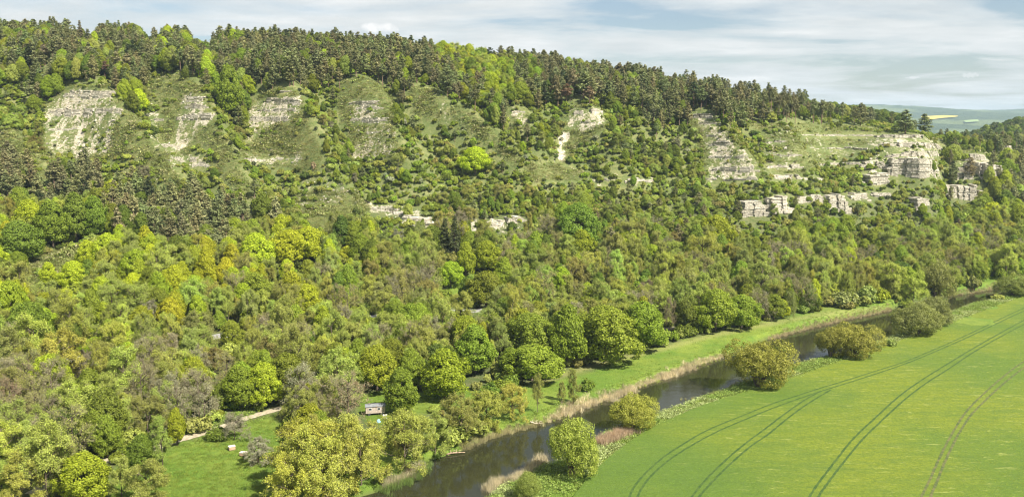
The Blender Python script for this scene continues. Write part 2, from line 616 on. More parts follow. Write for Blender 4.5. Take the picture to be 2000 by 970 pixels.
m_crop, t, b = new_mat("young_cereal_crop")
pos = world_pos(t)
mpr = N(t, "ShaderNodeMapping"); mpr.inputs["Rotation"].default_value = (0, 0, R(-41)); mpr.inputs["Scale"].default_value = (0.10, 0.42, 1)
t.links.new(pos, mpr.inputs[0])
str_ = noise(t, 1.0, 5, 0.62, mpr.outputs[0], 0.5)
mpq = N(t, "ShaderNodeMapping"); mpq.inputs["Rotation"].default_value = (0, 0, R(-8)); mpq.inputs["Scale"].default_value = (0.22, 0.95, 1)
t.links.new(pos, mpq.inputs[0])
wind = noise(t, 1.0, 6, 0.7, mpq.outputs[0], 0.8)
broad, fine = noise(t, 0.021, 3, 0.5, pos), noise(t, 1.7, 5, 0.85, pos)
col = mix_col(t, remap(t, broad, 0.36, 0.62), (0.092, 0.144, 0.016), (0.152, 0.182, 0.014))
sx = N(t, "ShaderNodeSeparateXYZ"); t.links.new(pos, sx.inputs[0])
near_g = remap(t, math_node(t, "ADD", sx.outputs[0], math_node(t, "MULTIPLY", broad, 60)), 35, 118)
col = mix_col(t, near_g, mix_col(t, 0.72, col, (0.075, 0.132, 0.020)), col)  # greener crop towards the left, with cloud shadow there painted into its colour
col = mix_col(t, remap(t, str_, 0.40, 0.72, 0, 0.55), col, (0.065, 0.115, 0.018))
col = mix_col(t, math_node(t, "MULTIPLY", remap(t, wind, 0.56, 0.68, 0, 0.6), remap(t, near_g, 0, 1, 0.2, 1)), col, (0.33, 0.34, 0.10))
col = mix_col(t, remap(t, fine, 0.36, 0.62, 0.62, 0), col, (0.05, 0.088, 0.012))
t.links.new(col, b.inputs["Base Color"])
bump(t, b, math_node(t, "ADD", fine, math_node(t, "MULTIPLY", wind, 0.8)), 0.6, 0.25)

m_rut, t, b = new_mat("pressed_crop_rut")
pos = world_pos(t)
col = mix_col(t, remap(t, noise(t, 0.8, 4, 0.6, pos), 0.35, 0.7), (0.028, 0.062, 0.012), (0.058, 0.095, 0.018))
t.links.new(col, b.inputs["Base Color"])
m_rut_soil, t, b = new_mat("bare_soil_rut")
pos = world_pos(t)
col = mix_col(t, remap(t, noise(t, 0.9, 4, 0.6, pos), 0.35, 0.65), (0.05, 0.075, 0.02), (0.115, 0.112, 0.04))
t.links.new(col, b.inputs["Base Color"])

m_track, t, b = new_mat("pale_dirt")
pos = world_pos(t)
col = mix_col(t, remap(t, noise(t, 1.4, 5, 0.65, pos), 0.3, 0.7), (0.25, 0.21, 0.145), (0.42, 0.37, 0.27))
t.links.new(col, b.inputs["Base Color"]); bump(t, b, noise(t, 3.0, 4, 0.6, pos), 0.5, 0.1)
m_asphalt, t, b = new_mat("asphalt")
pos = world_pos(t)
col = mix_col(t, remap(t, noise(t, 2.0, 5, 0.7, pos), 0.3, 0.7), (0.20, 0.195, 0.185), (0.29, 0.28, 0.265))
t.links.new(col, b.inputs["Base Color"])
m_white = plain("road_paint", (0.7, 0.7, 0.68), 0.6, 0.1)

m_rock, t, b = new_mat("limestone")
pos = world_pos(t)
sz = N(t, "ShaderNodeSeparateXYZ"); t.links.new(pos, sz.inputs[0])
bed = noise(t, 1.0, 4, 0.6, world_pos(t, (0.05, 0.05, 1.6)))
stain = noise(t, 1.0, 5, 0.6, world_pos(t, (0.45, 0.45, 0.16)))
grain = noise(t, 1.3, 6, 0.7, pos)
col = mix_col(t, remap(t, bed, 0.35, 0.65), (0.47, 0.43, 0.35), (0.66, 0.61, 0.505))
col = mix_col(t, remap(t, stain, 0.52, 0.72, 0, 0.7), col, (0.26, 0.225, 0.17))
col = mix_col(t, remap(t, grain, 0.34, 0.5, 0.75, 0), col, (0.20, 0.175, 0.125))
col = mix_col(t, remap(t, noise(t, 0.5, 4, 0.6, pos), 0.6, 0.75, 0, 0.6), col, (0.48, 0.36, 0.24))
t.links.new(col, b.inputs["Base Color"])
vz = t.nodes.new("ShaderNodeTexVoronoi"); vz.feature = "DISTANCE_TO_EDGE"; vz.inputs["Scale"].default_value = 0.9
t.links.new(world_pos(t, (1, 1, 1.7)), vz.inputs["Vector"])
bump(t, b, math_node(t, "ADD", grain, remap(t, vz.outputs["Distance"], 0, 0.12)), 0.9, 0.4)


def foliage_mat(name, trans=0.35, warm=(1.0, 1.1, 0.45), spread=0.42, rough_spec=0.25):
    """Leaves: object colour, varied leaf by leaf and tree by tree, with light coming through."""
    m = bpy.data.materials.new(name)
    m.use_nodes = True
    t = m.node_tree
    t.nodes.clear()
    oi = N(t, "ShaderNodeObjectInfo")
    ti = N(t, "ShaderNodeAttribute", attribute_type="INSTANCER", attribute_name="tint")
    gi = N(t, "ShaderNodeNewGeometry")
    v = math_node(t, "ADD", 1 - spread, math_node(t, "MULTIPLY", gi.outputs["Random Per Island"], 2 * spread))
    hs = N(t, "ShaderNodeHueSaturation")
    t.links.new(ti.outputs["Color"], hs.inputs["Color"])
    t.links.new(math_node(t, "ADD", 0.492, math_node(t, "MULTIPLY", oi.outputs["Random"], 0.018)), hs.inputs["Hue"])
    t.links.new(math_node(t, "MULTIPLY", v, math_node(t, "ADD", 0.82, math_node(t, "MULTIPLY", oi.outputs["Random"], 0.36))), hs.inputs["Value"])
    d = N(t, "ShaderNodeBsdfPrincipled")
    d.inputs["Roughness"].default_value = 0.6
    d.inputs["Specular IOR Level"].default_value = rough_spec
    t.links.new(hs.outputs[0], d.inputs["Base Color"])
    tr = N(t, "ShaderNodeBsdfTranslucent")
    t.links.new(mix_col(t, 1.0, hs.outputs[0], warm, "MULTIPLY"), tr.inputs["Color"])
    mx = N(t, "ShaderNodeMixShader")
    mx.inputs[0].default_value = trans
    t.links.new(d.outputs[0], mx.inputs[1]); t.links.new(tr.outputs[0], mx.inputs[2])
    o = N(t, "ShaderNodeOutputMaterial")
    t.links.new(mx.outputs[0], o.inputs[0])
    return m


m_leaf = foliage_mat("broad_leaves", 0.42)
m_needle = foliage_mat("pine_needles", 0.22, (1.0, 1.05, 0.6), 0.32, 0.15)
m_herb = foliage_mat("herbs", 0.3, (1.2, 1.1, 0.5), 0.4)
m_bark = plain("bark", (0.115, 0.09, 0.065), 0.9, 0.35, 3.0)
m_twig = plain("twigs", (0.235, 0.215, 0.12), 0.9, 0.35, 0.6)
m_pine_bark = plain("pine_bark", (0.20, 0.135, 0.095), 0.9, 0.3, 2.0)

# ------------------------------------------------------------------ the ground sheet
OPEN = {  # open ground, in photo pixels: bare grass slopes, meadows, clearings
    "slope": [
        [(56, 505), (118, 478), (168, 478), (172, 505), (140, 528), (205, 545), (190, 560), (60, 580), (36, 535)],
        [(-20, 250), (30, 250), (60, 290), (105, 350), (85, 350), (40, 315), (-20, 300)],
        [(135, 165), (215, 165), (262, 230), (335, 325), (372, 385), (340, 372), (262, 298), (215, 312), (85, 312), (72, 275), (92, 200)],
        [(285, 158), (320, 142), (370, 152), (412, 190), (424, 240), (470, 325), (498, 385), (478, 388), (430, 335), (402, 270), (372, 280), (395, 325), (330, 320), (308, 290), (305, 250), (288, 200)],
        [(495, 190), (548, 167), (590, 185), (602, 240), (632, 300), (615, 345), (560, 325), (475, 322), (470, 260)],
        [(665, 160), (720, 148), (768, 180), (765, 230), (785, 312), (688, 318), (678, 240), (655, 200)],
        [(800, 172), (850, 172), (925, 222), (1005, 298), (1030, 335), (990, 312), (930, 262), (880, 232), (818, 235)],
        [(570, 375), (700, 368), (725, 408), (640, 452), (575, 430)],
        [(1120, 205), (1180, 205), (1195, 245), (1160, 262), (1095, 330), (1075, 325), (1098, 255)],
        [(1340, 222), (1400, 228), (1445, 268), (1492, 330), (1490, 352), (1380, 352), (1368, 290)],
        [(1460, 238), (1700, 246), (1845, 270), (1842, 290), (1700, 282), (1640, 300), (1560, 350), (1490, 345), (1500, 300), (1480, 265)],
        [(1030, 318), (1140, 330), (1155, 352), (1020, 350)],
        [(1870, 292), (1920, 292), (1960, 310), (1870, 312)],
        [(1000, 212), (1030, 212), (1032, 250), (1005, 252)],
    ],
    "meadow": [
        [(640, 960), (820, 905), (905, 868), (960, 845), (905, 812), (985, 770), (1062, 742), (1140, 722), (1235, 694), (1290, 676), (1400, 648), (1500, 630), (1600, 606), (1700, 596), (1752, 590), (1745, 604), (1640, 626), (1500, 662), (1420, 696), (1300, 737), (1130, 798), (1030, 836), (830, 905), (740, 962), (650, 1000)],
        [(232, 905), (352, 868), (440, 836), (532, 806), (565, 838), (560, 895), (545, 960), (520, 1060), (150, 1060), (205, 960)],
        [(690, 775), (735, 765), (830, 765), (965, 758), (930, 790), (850, 800), (770, 835), (715, 820)],
        [(882, 545), (955, 528), (985, 545), (955, 568), (895, 590), (870, 575)],
        [(1772, 468), (1800, 462), (1812, 475), (1785, 482)],
        [(1880, 560), (1955, 540), (1960, 556), (1890, 575), (1850, 577), (1845, 565)],
        [(690, 985), (745, 965), (800, 940), (835, 905), (850, 890), (800, 900), (700, 955)],
    ],
}
ROCKY = [  # pale scree and bare marl, with how bare it is
    ([(92, 205), (130, 170), (215, 172), (238, 222), (225, 246), (205, 300), (150, 308), (92, 300), (85, 250)], 0.58),
    ([(150, 228), (165, 228), (170, 305), (152, 305)], 0.90), ([(212, 232), (222, 232), (212, 300), (203, 300)], 0.85),
    ([(360, 182), (398, 184), (415, 228), (412, 242), (350, 300), (320, 300), (345, 240)], 0.58),
    ([(335, 302), (400, 302), (410, 325), (340, 325)], 0.48), ([(284, 190), (300, 190), (318, 292), (300, 298)], 0.44),
    ([(500, 192), (585, 186), (590, 215), (565, 240), (520, 246), (482, 292), (472, 268), (490, 222)], 0.62),
    ([(478, 300), (590, 302), (590, 322), (475, 325)], 0.50),
    ([(680, 192), (740, 192), (760, 240), (775, 300), (720, 315), (690, 310), (700, 250), (680, 225)], 0.50),
    ([(855, 190), (880, 210), (935, 260), (900, 275), (862, 230)], 0.36),
    ([(1003, 212), (1028, 215), (1030, 245), (1010, 252)], 0.62),
    ([(1118, 210), (1175, 208), (1180, 240), (1140, 256), (1100, 252)], 0.62),
    ([(1086, 258), (1112, 258), (1098, 318), (1076, 320)], 0.87), ([(1120, 330), (1150, 330), (1150, 350), (1120, 350)], 0.36),
    ([(1352, 218), (1398, 222), (1430, 270), (1478, 318), (1482, 352), (1385, 352), (1380, 300), (1372, 260)], 0.56),
    ([(1490, 250), (1545, 245), (1570, 330), (1490, 345)], 0.38), ([(1560, 260), (1710, 270), (1700, 300), (1600, 330)], 0.29),
    ([(1690, 262), (1838, 262), (1838, 345), (1690, 345)], 0.50), ([(1870, 298), (1958, 305), (1958, 350), (1870, 350)], 0.50),
    ([(720, 398), (800, 400), (850, 430), (850, 446), (800, 440), (730, 415)], 0.50), ([(890, 428), (1030, 420), (1030, 450), (900, 452)], 0.46),
    ([(1450, 385), (1545, 380), (1540, 420), (1455, 425)], 0.40), ([(575, 350), (720, 345), (700, 400), (590, 410)], 0.30),
    ([(1140, 345), (1275, 345), (1275, 358), (1140, 358)], 0.40), ([(1950, 280), (1995, 285), (1995, 300), (1950, 300)], 0.64),
    ([(860, 600), (1000, 590), (1000, 610), (860, 615)], 0.20), ([(640, 905), (700, 880), (690, 900), (650, 925)], 0.24),
]
MOWN = [(1040, 752), (1110, 728), (1190, 706), (1290, 682), (1390, 655), (1500, 632), (1620, 612), (1720, 602)]

gp = project(np.stack([XX, YY, ZZ], -1))
gpx, gpy = gp[..., 0], gp[..., 1]
front = (YY > 120) & (YY < 1600) & (gpx > -400) & (gpx < 2400) & (gpy < 1400)
fx, fy, fX, fY = gpx[front], gpy[front], XX[front], YY[front]
jig = 11 * vnoise(fX, fY, 9, 30) + 8 * vnoise(fX, fY, 5, 31) + 5 * vnoise(fX, fY, 2.5, 32)


def mask(polys, soft, wob=1.0):
    v = np.zeros(fx.shape)
    for p in polys:
        bb = np.array(p, float)
        k = (fx > bb[:, 0].min() - 30) & (fx < bb[:, 0].max() + 30) & (fy > bb[:, 1].min() - 30) & (fy < bb[:, 1].max() + 30)
        if k.any():
            v[k] = np.maximum(v[k], smooth(-soft, soft, poly_sd(fx[k], fy[k], p) + wob * jig[k]))
    return v


def full(v, rest):
    o = np.full(XX.shape, float(rest)); o[front] = v
    return o


slope_m, mead_m = mask(OPEN["slope"], 9), mask(OPEN["meadow"], 7, 0.6)
upper = smooth(26, 40, gz(fX, fY)) * 0.75
rock_m = np.zeros(fx.shape)
for p, k in ROCKY:
    rock_m = np.maximum(rock_m, k * mask([p], 9, 0.8))
straw = (1 - smooth(0, 9, seg_dist(fx, fy, MOWN))) * 0.75
sdr = poly_sd(fX, fY, river_poly)
bank = smooth(-14, -9, sdr + 1.5 * vnoise(fX, fY, 7, 40))
near_side = (fY < 160 + 0.9 * fX + 60) & (fX > -30) & (sdr < 0) & (seg_dist(fX, fY, river_poly[len(river_poly) // 2:]) < 70)
mead_all = np.maximum(mead_m, np.where(near_side & (fY < 520), 1.0, 0.0))
g_me = mesh_from("ground", np.stack([XX, YY, ZZ], -1).reshape(-1, 3), (lambda n, m_: (np.arange(n - 1)[:, None] * m_ + np.arange(m_ - 1)[None, :]).reshape(-1, 1) + np.array([[0, 1, m_ + 1, m_]]))(len(GY), len(GX)), [m_ground], smooth_=True)
attr(g_me, "grass", full(np.maximum(slope_m, upper), 0.6))
attr(g_me, "meadow", full(np.maximum(mead_all, bank * 0.8), 0.9))
attr(g_me, "rock", full(rock_m, 0))
attr(g_me, "straw", full(straw, 0))
attr(g_me, "mud", full(smooth(-1.5, 0.4, sdr), 0))
ground_o = tag(obj("ground", g_me), kind="structure")

# ------------------------------------------------------------------ river, field, tracks, road
def ribbon(line, width, zfun, lift, across=3, jitter=0.0, seed=0):
    """A strip laid along a ground line."""
    p = np.asarray(line, float)[:, :2]
    d = np.gradient(p, axis=0); d /= np.linalg.norm(d, axis=1)[:, None] + 1e-9
    nrm = np.stack([-d[:, 1], d[:, 0]], 1)
    r = np.random.default_rng(seed)
    jl, jr = r.uniform(-jitter, jitter, len(p)), r.uniform(-jitter, jitter, len(p))
    ks = np.linspace(-0.5, 0.5, across)
    w_ = np.asarray(width) * np.ones(len(p))
    V = []
    for k in ks:
        off = k * w_ + np.where(k < 0, jl, jr) * (abs(k) > 0.4)
        q = p + nrm * off[:, None]
        V.append(np.stack([q[:, 0], q[:, 1], zfun(q[:, 0], q[:, 1]) + lift], 1))
    V = np.stack(V, 1)
    n, m_ = V.shape[:2]
    f = (np.arange(n - 1)[:, None] * m_ + np.arange(m_ - 1)[None, :]).reshape(-1, 1) + np.array([[0, 1, m_ + 1, m_]])
    return V.reshape(-1, 3), f


far_l, near_l = soften(at_z(*np.array(RIVER_FAR, float).T, WATER_Z), 2), soften(at_z(*np.array(RIVER_NEAR, float).T, WATER_Z), 2)
fa, na = resample(far_l, 4.0), resample(near_l[::-1], 4.0)
n = 120
fa = np.stack([np.interp(np.linspace(0, 1, n), np.linspace(0, 1, len(fa)), fa[:, k]) for k in range(3)], 1)
na = np.stack([np.interp(np.linspace(0, 1, n), np.linspace(0, 1, len(na)), na[:, k]) for k in range(3)], 1)
dv = (fa - na); dv[:, 2] = 0; dv /= np.linalg.norm(dv, axis=1)[:, None]
rows = np.stack([(na - dv * 3.0) * (1 - k) + (fa + dv * 3.0) * k for k in np.linspace(0, 1, 6)], 1)
rows[..., 2] = WATER_Z
f = (np.arange(n - 1)[:, None] * 6 + np.arange(5)[None, :]).reshape(-1, 1) + np.array([[0, 6, 7, 1]])
tag(obj("river", mesh_from("river", rows.reshape(-1, 3), f, [m_water])), kind="structure")

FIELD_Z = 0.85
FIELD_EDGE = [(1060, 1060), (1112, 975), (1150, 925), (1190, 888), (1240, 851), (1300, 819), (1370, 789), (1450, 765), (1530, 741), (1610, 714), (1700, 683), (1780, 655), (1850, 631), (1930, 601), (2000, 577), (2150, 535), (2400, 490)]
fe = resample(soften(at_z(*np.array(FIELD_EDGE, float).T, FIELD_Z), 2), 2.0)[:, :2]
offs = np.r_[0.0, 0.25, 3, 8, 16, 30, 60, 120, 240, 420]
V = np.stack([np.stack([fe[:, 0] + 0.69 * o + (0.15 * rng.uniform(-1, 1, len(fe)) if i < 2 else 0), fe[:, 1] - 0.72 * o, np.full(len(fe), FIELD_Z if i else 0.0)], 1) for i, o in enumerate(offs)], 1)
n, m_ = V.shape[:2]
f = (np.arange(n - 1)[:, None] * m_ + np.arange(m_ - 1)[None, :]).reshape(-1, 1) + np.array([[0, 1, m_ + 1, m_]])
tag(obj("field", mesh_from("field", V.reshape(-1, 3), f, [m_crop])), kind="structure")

RUTS = [
    ([(1200, 1040), (1228, 970), (1241, 945), (1264, 919), (1297, 890), (1330, 869), (1371, 844), (1412, 826), (1453, 810), (1511, 786), (1555, 773), (1599, 758), (1648, 744), (1710, 724), (1763, 708), (1821, 684), (1900, 649), (2000, 600), (2100, 560)], 0, 0.5),
    ([(1216, 1040), (1244, 970), (1256, 947), (1276, 923), (1305, 898), (1342, 874), (1384, 850), (1425, 831), (1466, 814), (1515, 794), (1560, 778), (1604, 763), (1657, 747), (1719, 727), (1777, 707), (1834, 683), (1900, 654), (2000, 606), (2100, 565)], 0, 0.5),
    ([(1300, 1040), (1351, 970), (1371, 943), (1412, 902), (1454, 866), (1489, 841), (1529, 810), (1560, 788), (1584, 773), (1604, 763)], 0, 0.5),
    ([(1312, 1040), (1363, 972), (1384, 947), (1425, 906), (1466, 870), (1498, 850), (1537, 817), (1568, 794), (1595, 777), (1622, 761)], 0, 0.5),
    ([(1540, 1040), (1580, 969), (1604, 935), (1635, 895), (1666, 855), (1710, 815), (1755, 773), (1799, 742), (1843, 715), (1900, 680), (2000, 624), (2100, 578)], 0, 0.5),
    ([(1556, 1040), (1597, 970), (1622, 935), (1653, 895), (1684, 857), (1724, 819), (1768, 778), (1812, 745), (1852, 721), (1900, 687), (2000, 632), (2100, 586)], 0, 0.5),
    ([(1770, 1040), (1799, 970), (1817, 935), (1834, 895), (1857, 850), (1883, 808), (1900, 788), (1950, 742), (2000, 704), (2100, 640)], 1, 0.52),
    ([(1788, 1040), (1817, 970), (1832, 935), (1848, 895), (1870, 850), (1892, 815), (1905, 800), (1955, 752), (2005, 713), (2100, 652)], 1, 0.52),
]
for k, (px, kind, wd) in enumerate(RUTS):
    ln = resample(soften(at_z(*np.array(px, float).T, FIELD_Z), 3), 0.8)
    V, f = ribbon(ln, wd, lambda x, y: np.full(x.shape, FIELD_Z), 0.012 + 0.004 * k, 3, 0.07, k)
    tag(obj("wheel_rut", mesh_from("wheel_rut", V, f, [m_rut_soil if kind else m_rut])), kind="structure")

TRACK_PX = [(60, 965), (92, 944), (125, 928), (170, 912), (215, 897), (270, 882), (320, 868), (365, 854), (402, 845), (440, 832), (480, 816), (526, 803), (575, 790), (620, 778)]
tk = on_ground(*np.array(TRACK_PX, float).T)
track_line = resample(soften(tk, 2), 1.0)
V, f = ribbon(track_line, 2.7, gz, 0.09, 6, 0.25, 5)
tag(obj("dirt_track", mesh_from("dirt_track", V, f, [m_track])), kind="structure")
FOOT_PX = [(1225, 655), (1262, 645), (1305, 641), (1350, 636)]
fp = resample(soften(on_ground(*np.array(FOOT_PX, float).T), 2), 1.0)
V, f = ribbon(fp, 2.6, gz, 0.10, 6, 0.2, 6)
tag(obj("footpath", mesh_from("footpath", V, f, [m_track])), kind="structure")
rl = resample(road_line, 2.0)
zr = lambda x, y: gz(x, y)
V, f = ribbon(rl, 6.4, zr, 0.10, 8)
tag(obj("road", mesh_from("road", V, f, [m_asphalt])), kind="structure")
for s_ in (-1, 1):
    d = np.gradient(rl[:, :2], axis=0); d /= np.linalg.norm(d, axis=1)[:, None]
    e = rl.copy(); e[:, 0] += -d[:, 1] * 2.9 * s_; e[:, 1] += d[:, 0] * 2.9 * s_
    V, f = ribbon(e, 0.16, zr, 0.115, 2)
    tag(obj("road_edge_line", mesh_from("road_edge_line", V, f, [m_white])), kind="structure")

# ------------------------------------------------------------------ plants: leaf clumps and branches
def unit(v):
    return v / (np.linalg.norm(v, axis=-1, keepdims=True) + 1e-9)


def leaves(c, nrm, size, r, aspect=0.62, droop=0.0):
    """Diamond-shaped leaf sprays at points c, facing along nrm."""
    n = len(c)
    t = unit(np.cross(nrm, unit(r.normal(size=(n, 3)))))
    if droop:
        t = unit(t * (1 - droop) + np.array([0, 0, -droop]))
        nrm = unit(nrm - t * (nrm * t).sum(1, keepdims=True))
    b = np.cross(nrm, t)
    s = np.asarray(size)[:, None] * r.uniform(0.7, 1.25, (n, 1))
    k = r.uniform(0.75, 1.25, (n, 1)) * aspect
    fold = nrm * s * r.uniform(-0.12, 0.12, (n, 1))
    v = np.stack([c - t * s, c + b * s * k + fold, c + t * s, c - b * s * k + fold], 1).reshape(-1, 3)
    return v, np.arange(4 * n).reshape(-1, 4)


def fib(n, r):
    i = np.arange(n) + 0.5
    ph, th = np.arccos(1 - 2 * i / n), np.pi * (1 + 5 ** 0.5) * i + r.uniform(0, 7)
    d = np.stack([np.cos(th) * np.sin(ph), np.sin(th) * np.sin(ph), np.cos(ph)], 1)
    return unit(d + r.normal(0, 0.12, d.shape))


def clumped(centers, outs, radii, per, size, r, aspect=0.62, droop=0.0, tight=0.55):
    """A crown of leaf clumps: sprays over the outer side of each clump."""
    C_, N_, S_ = [], [], []
    for c, o, rad in zip(centers, outs, radii):
        d = unit(r.normal(size=(int(per * 1.7), 3)))
        d = d[(d @ o) > -0.25][: int(per)]
        C_.append(c + d * rad * r.uniform(0.62, 1.16, (len(d), 1)))
        N_.append(unit(d * tight + o * 0.25 + np.array([0, 0, 0.12]) + r.normal(0, 0.38, d.shape)))
        S_.append(np.full(len(d), size))
    return leaves(np.vstack(C_), np.vstack(N_), np.concatenate(S_), r, aspect, droop)


def merge(parts):
    V, Fs, M, k = [], [], [], 0
    for (v, f), m in parts:
        V.append(v); Fs.append(f + k); M.append(np.full(len(f), m)); k += len(v)
    return np.vstack(V), Fs, np.concatenate(M)


def limbs_mesh(name, lines, mat, n=5):
    g = Geo()
    for pts, rad in lines:
        g.tube(pts, rad, n, 0, False)
    return g.mesh(name, mat, smooth_=True)


def crown_shape(kind, H, r, n):
    """Clump centres over an uneven crown."""
    d = fib(n, r)
    d = d[d[:, 2] > -0.72]
    ph = np.arctan2(d[:, 1], d[:, 0])
    lob = 1 + 0.17 * np.sin(2 * ph + r.uniform(0, 6)) + 0.15 * np.sin(3 * ph + 4 * d[:, 2] + r.uniform(0, 6)) + r.normal(0, 0.11, len(d))
    if kind == "round":
        rx, rz, cz = 0.40 * H, 0.46 * H, 0.53 * H
    elif kind == "dome":
        rx, rz, cz = 0.46 * H, 0.49 * H, 0.50 * H
    elif kind == "tall":
        rx, rz, cz = 0.27 * H, 0.47 * H, 0.53 * H
    else:
        rx, rz, cz = 0.34 * H, 0.47 * H, 0.52 * H
    egg = 1 - 0.22 * d[:, 2] - (0.10 * (d[:, 2] > 0.5))
    p = np.stack([d[:, 0] * rx * lob * egg, d[:, 1] * rx * lob * egg, cz + d[:, 2] * rz * (0.92 + 0.08 * lob)], 1)
    return p, d


def trunk_lines(H, r, crown_r, top=0.7, n=7, base=0.022):
    b = base * H
    lean = r.normal(0, 0.02 * H, 2)
    mid = np.array([lean[0], lean[1], H * 0.35])
    L_ = [([(0, 0, -0.6), tuple(mid * 0.5), tuple(mid), (lean[0] * 1.6, lean[1] * 1.6, H * top)], [b * 1.25, b, b * 0.8, b * 0.25])]
    for k in range(n):
        a = 2 * math.pi * (k + r.uniform(-0.3, 0.3)) / n
        z = H * r.uniform(0.22, 0.5)
        e = np.array([math.cos(a) * crown_r * r.uniform(.6, .9), math.sin(a) * crown_r * r.uniform(.6, .9), z + H * r.uniform(.12, .32)])
        s = np.array([lean[0] * z / (.35 * H), lean[1] * z / (.35 * H), z])
        L_.append(([tuple(s), tuple(s * .5 + e * .5 + np.array([0, 0, H * .02])), tuple(e)], [b * .45, b * .28, b * .1]))
    return L_


def make_broadleaf(kind, seed, H=12.0, n=190, per=92, size=0.205):
    r = np.random.default_rng(seed)
    p, d = crown_shape(kind, H, r, n)
    rad = r.uniform(0.048, 0.095, len(p)) * H * (0.85 if kind == "tall" else 1)
    v1 = clumped(p * np.array([.86, .86, 1]) - d * 0.03 * H, d, rad, per, size, r)
    q = p * np.array([.55, .55, .9]) + np.array([0, 0, .05 * H])
    v2 = clumped(q[::3], d[::3], rad[::3] * 1.3, per * .6, size * 1.2, r)
    V, Fs, M = merge([(v1, 0), (v2, 0)])
    cr = mesh_from("crown", V, np.vstack(Fs), [m_leaf])
    tr = limbs_mesh("trunk", trunk_lines(H, r, 0.3 * H), m_bark)
    return tr, cr


def grow(r, H, spread=0.5, levels=(1, 11, 5, 4, 5), low=0.10, up=0.5, wid=0.30):
    """Recursive branching: per level arrays of start, end, radius."""
    S, D, Ln, Rd = np.array([[0, 0, -.5]]), np.array([[0.02, 0, 1.0]]), np.array([H * 0.78]), np.array([0.016 * H])
    out = [(S, S + D * Ln[:, None], Rd)]
    for lv, k in enumerate(levels[1:]):
        n = len(S) * k
        par = np.repeat(np.arange(len(S)), k)
        t = r.uniform(0.30, 1.0, n)
        if lv == 0:
            t = np.linspace(low + .06, 1.0, n) + r.uniform(-.04, .04, n)
        s = S[par] + D[par] * (Ln[par] * t)[:, None]
        a = unit(r.normal(size=(n, 3)))
        a = unit(a - D[par] * (a * D[par]).sum(1, keepdims=True))
        if lv == 0:
            ph = np.arange(n) * 2.4 + r.uniform(0, .8, n)
            d = unit(np.stack([np.cos(ph), np.sin(ph), up * (.6 + 1.1 * t)], 1))
            ln = H * wid * (1.15 - .55 * t) * np.minimum(1, .55 + 2.2 * t) * r.uniform(.8, 1.2, n)
        else:
            sp = spread * r.uniform(0.6, 1.4, n)[:, None]
            d = unit(D[par] * (1 - sp * .35) + a * sp * 1.3 + np.array([0, 0, .18]))
            ln = Ln[par] * r.uniform(.42, .70, n)
        S, D, Ln, Rd = s, d, ln, Rd[par] * .46
        out.append((S, S + D * Ln[:, None], Rd))
    return out


def twig_tris(s, e, wd, r):
    n = len(s)
    d = unit(e - s)
    a = unit(np.cross(d, unit(r.normal(size=(n, 3)))))
    w_ = (np.asarray(wd) * np.ones(n))[:, None]
    m = (s + e) / 2 + a * np.linalg.norm(e - s, axis=1, keepdims=True) * .06
    v = np.stack([s - a * w_, s + a * w_, m + a * w_ * .7, e, m - a * w_ * .7], 1).reshape(-1, 3)
    return v, np.arange(5 * n).reshape(-1, 5)


def make_sparse(seed, H=12.0, per_twig=6.5, size=0.115, leaf_share=1.0, spread=0.5, up=0.5, low=.1, wid=.3):
    """A tree coming into leaf: twigs and branches show through."""
    r = np.random.default_rng(seed)
    g = grow(r, H, spread, low=low, up=up, wid=wid)
    zmax = g[-1][1][:, 2].max()
    k = H / zmax
    g = [(a * k, b_ * k, c * k) for a, b_, c in g]
    lines = [([tuple(a), tuple((a + e) / 2), tuple(e)], [q, q * .8, q * .5]) for lv in g[:3] for a, e, q in zip(*lv)]
    tr = limbs_mesh("trunk", lines, m_bark, 4)
    parts = [(twig_tris(g[3][0], g[3][1], g[3][2] * 1.1, r), 0), (twig_tris(g[4][0], g[4][1], 0.026 + 0 * g[4][2], r), 0)]
    s, e = g[4][0], g[4][1]
    m = 3
    rs, re = np.repeat(s, m, 0), np.repeat(e, m, 0)
    t = r.uniform(.3, 1, (len(rs), 1))
    s5 = rs + (re - rs) * t
    e5 = s5 + unit(unit(re - rs) * .6 + r.normal(0, .5, rs.shape) + np.array([0, 0, .2])) * r.uniform(.35, .95, (len(rs), 1)) * H / 14
    parts.append((twig_tris(s5, e5, 0.017, r), 0))
    nl = int(len(e5) * per_twig * leaf_share)
    pick = r.integers(0, len(e5), nl)
    c = s5[pick] + (e5[pick] - s5[pick]) * r.uniform(.2, 1.1, (nl, 1)) + r.normal(0, .16, (nl, 3))
    nn = unit(unit(c - np.array([0, 0, H * .5])) * .5 + np.array([0, 0, .35]) + r.normal(0, .5, c.shape))
    if nl:
        parts.append((leaves(c, nn, np.full(nl, size), r), 1))
    V, Fs, M = merge(parts)
    return tr, mesh_from("crown", V, Fs, [m_twig, m_leaf], M)


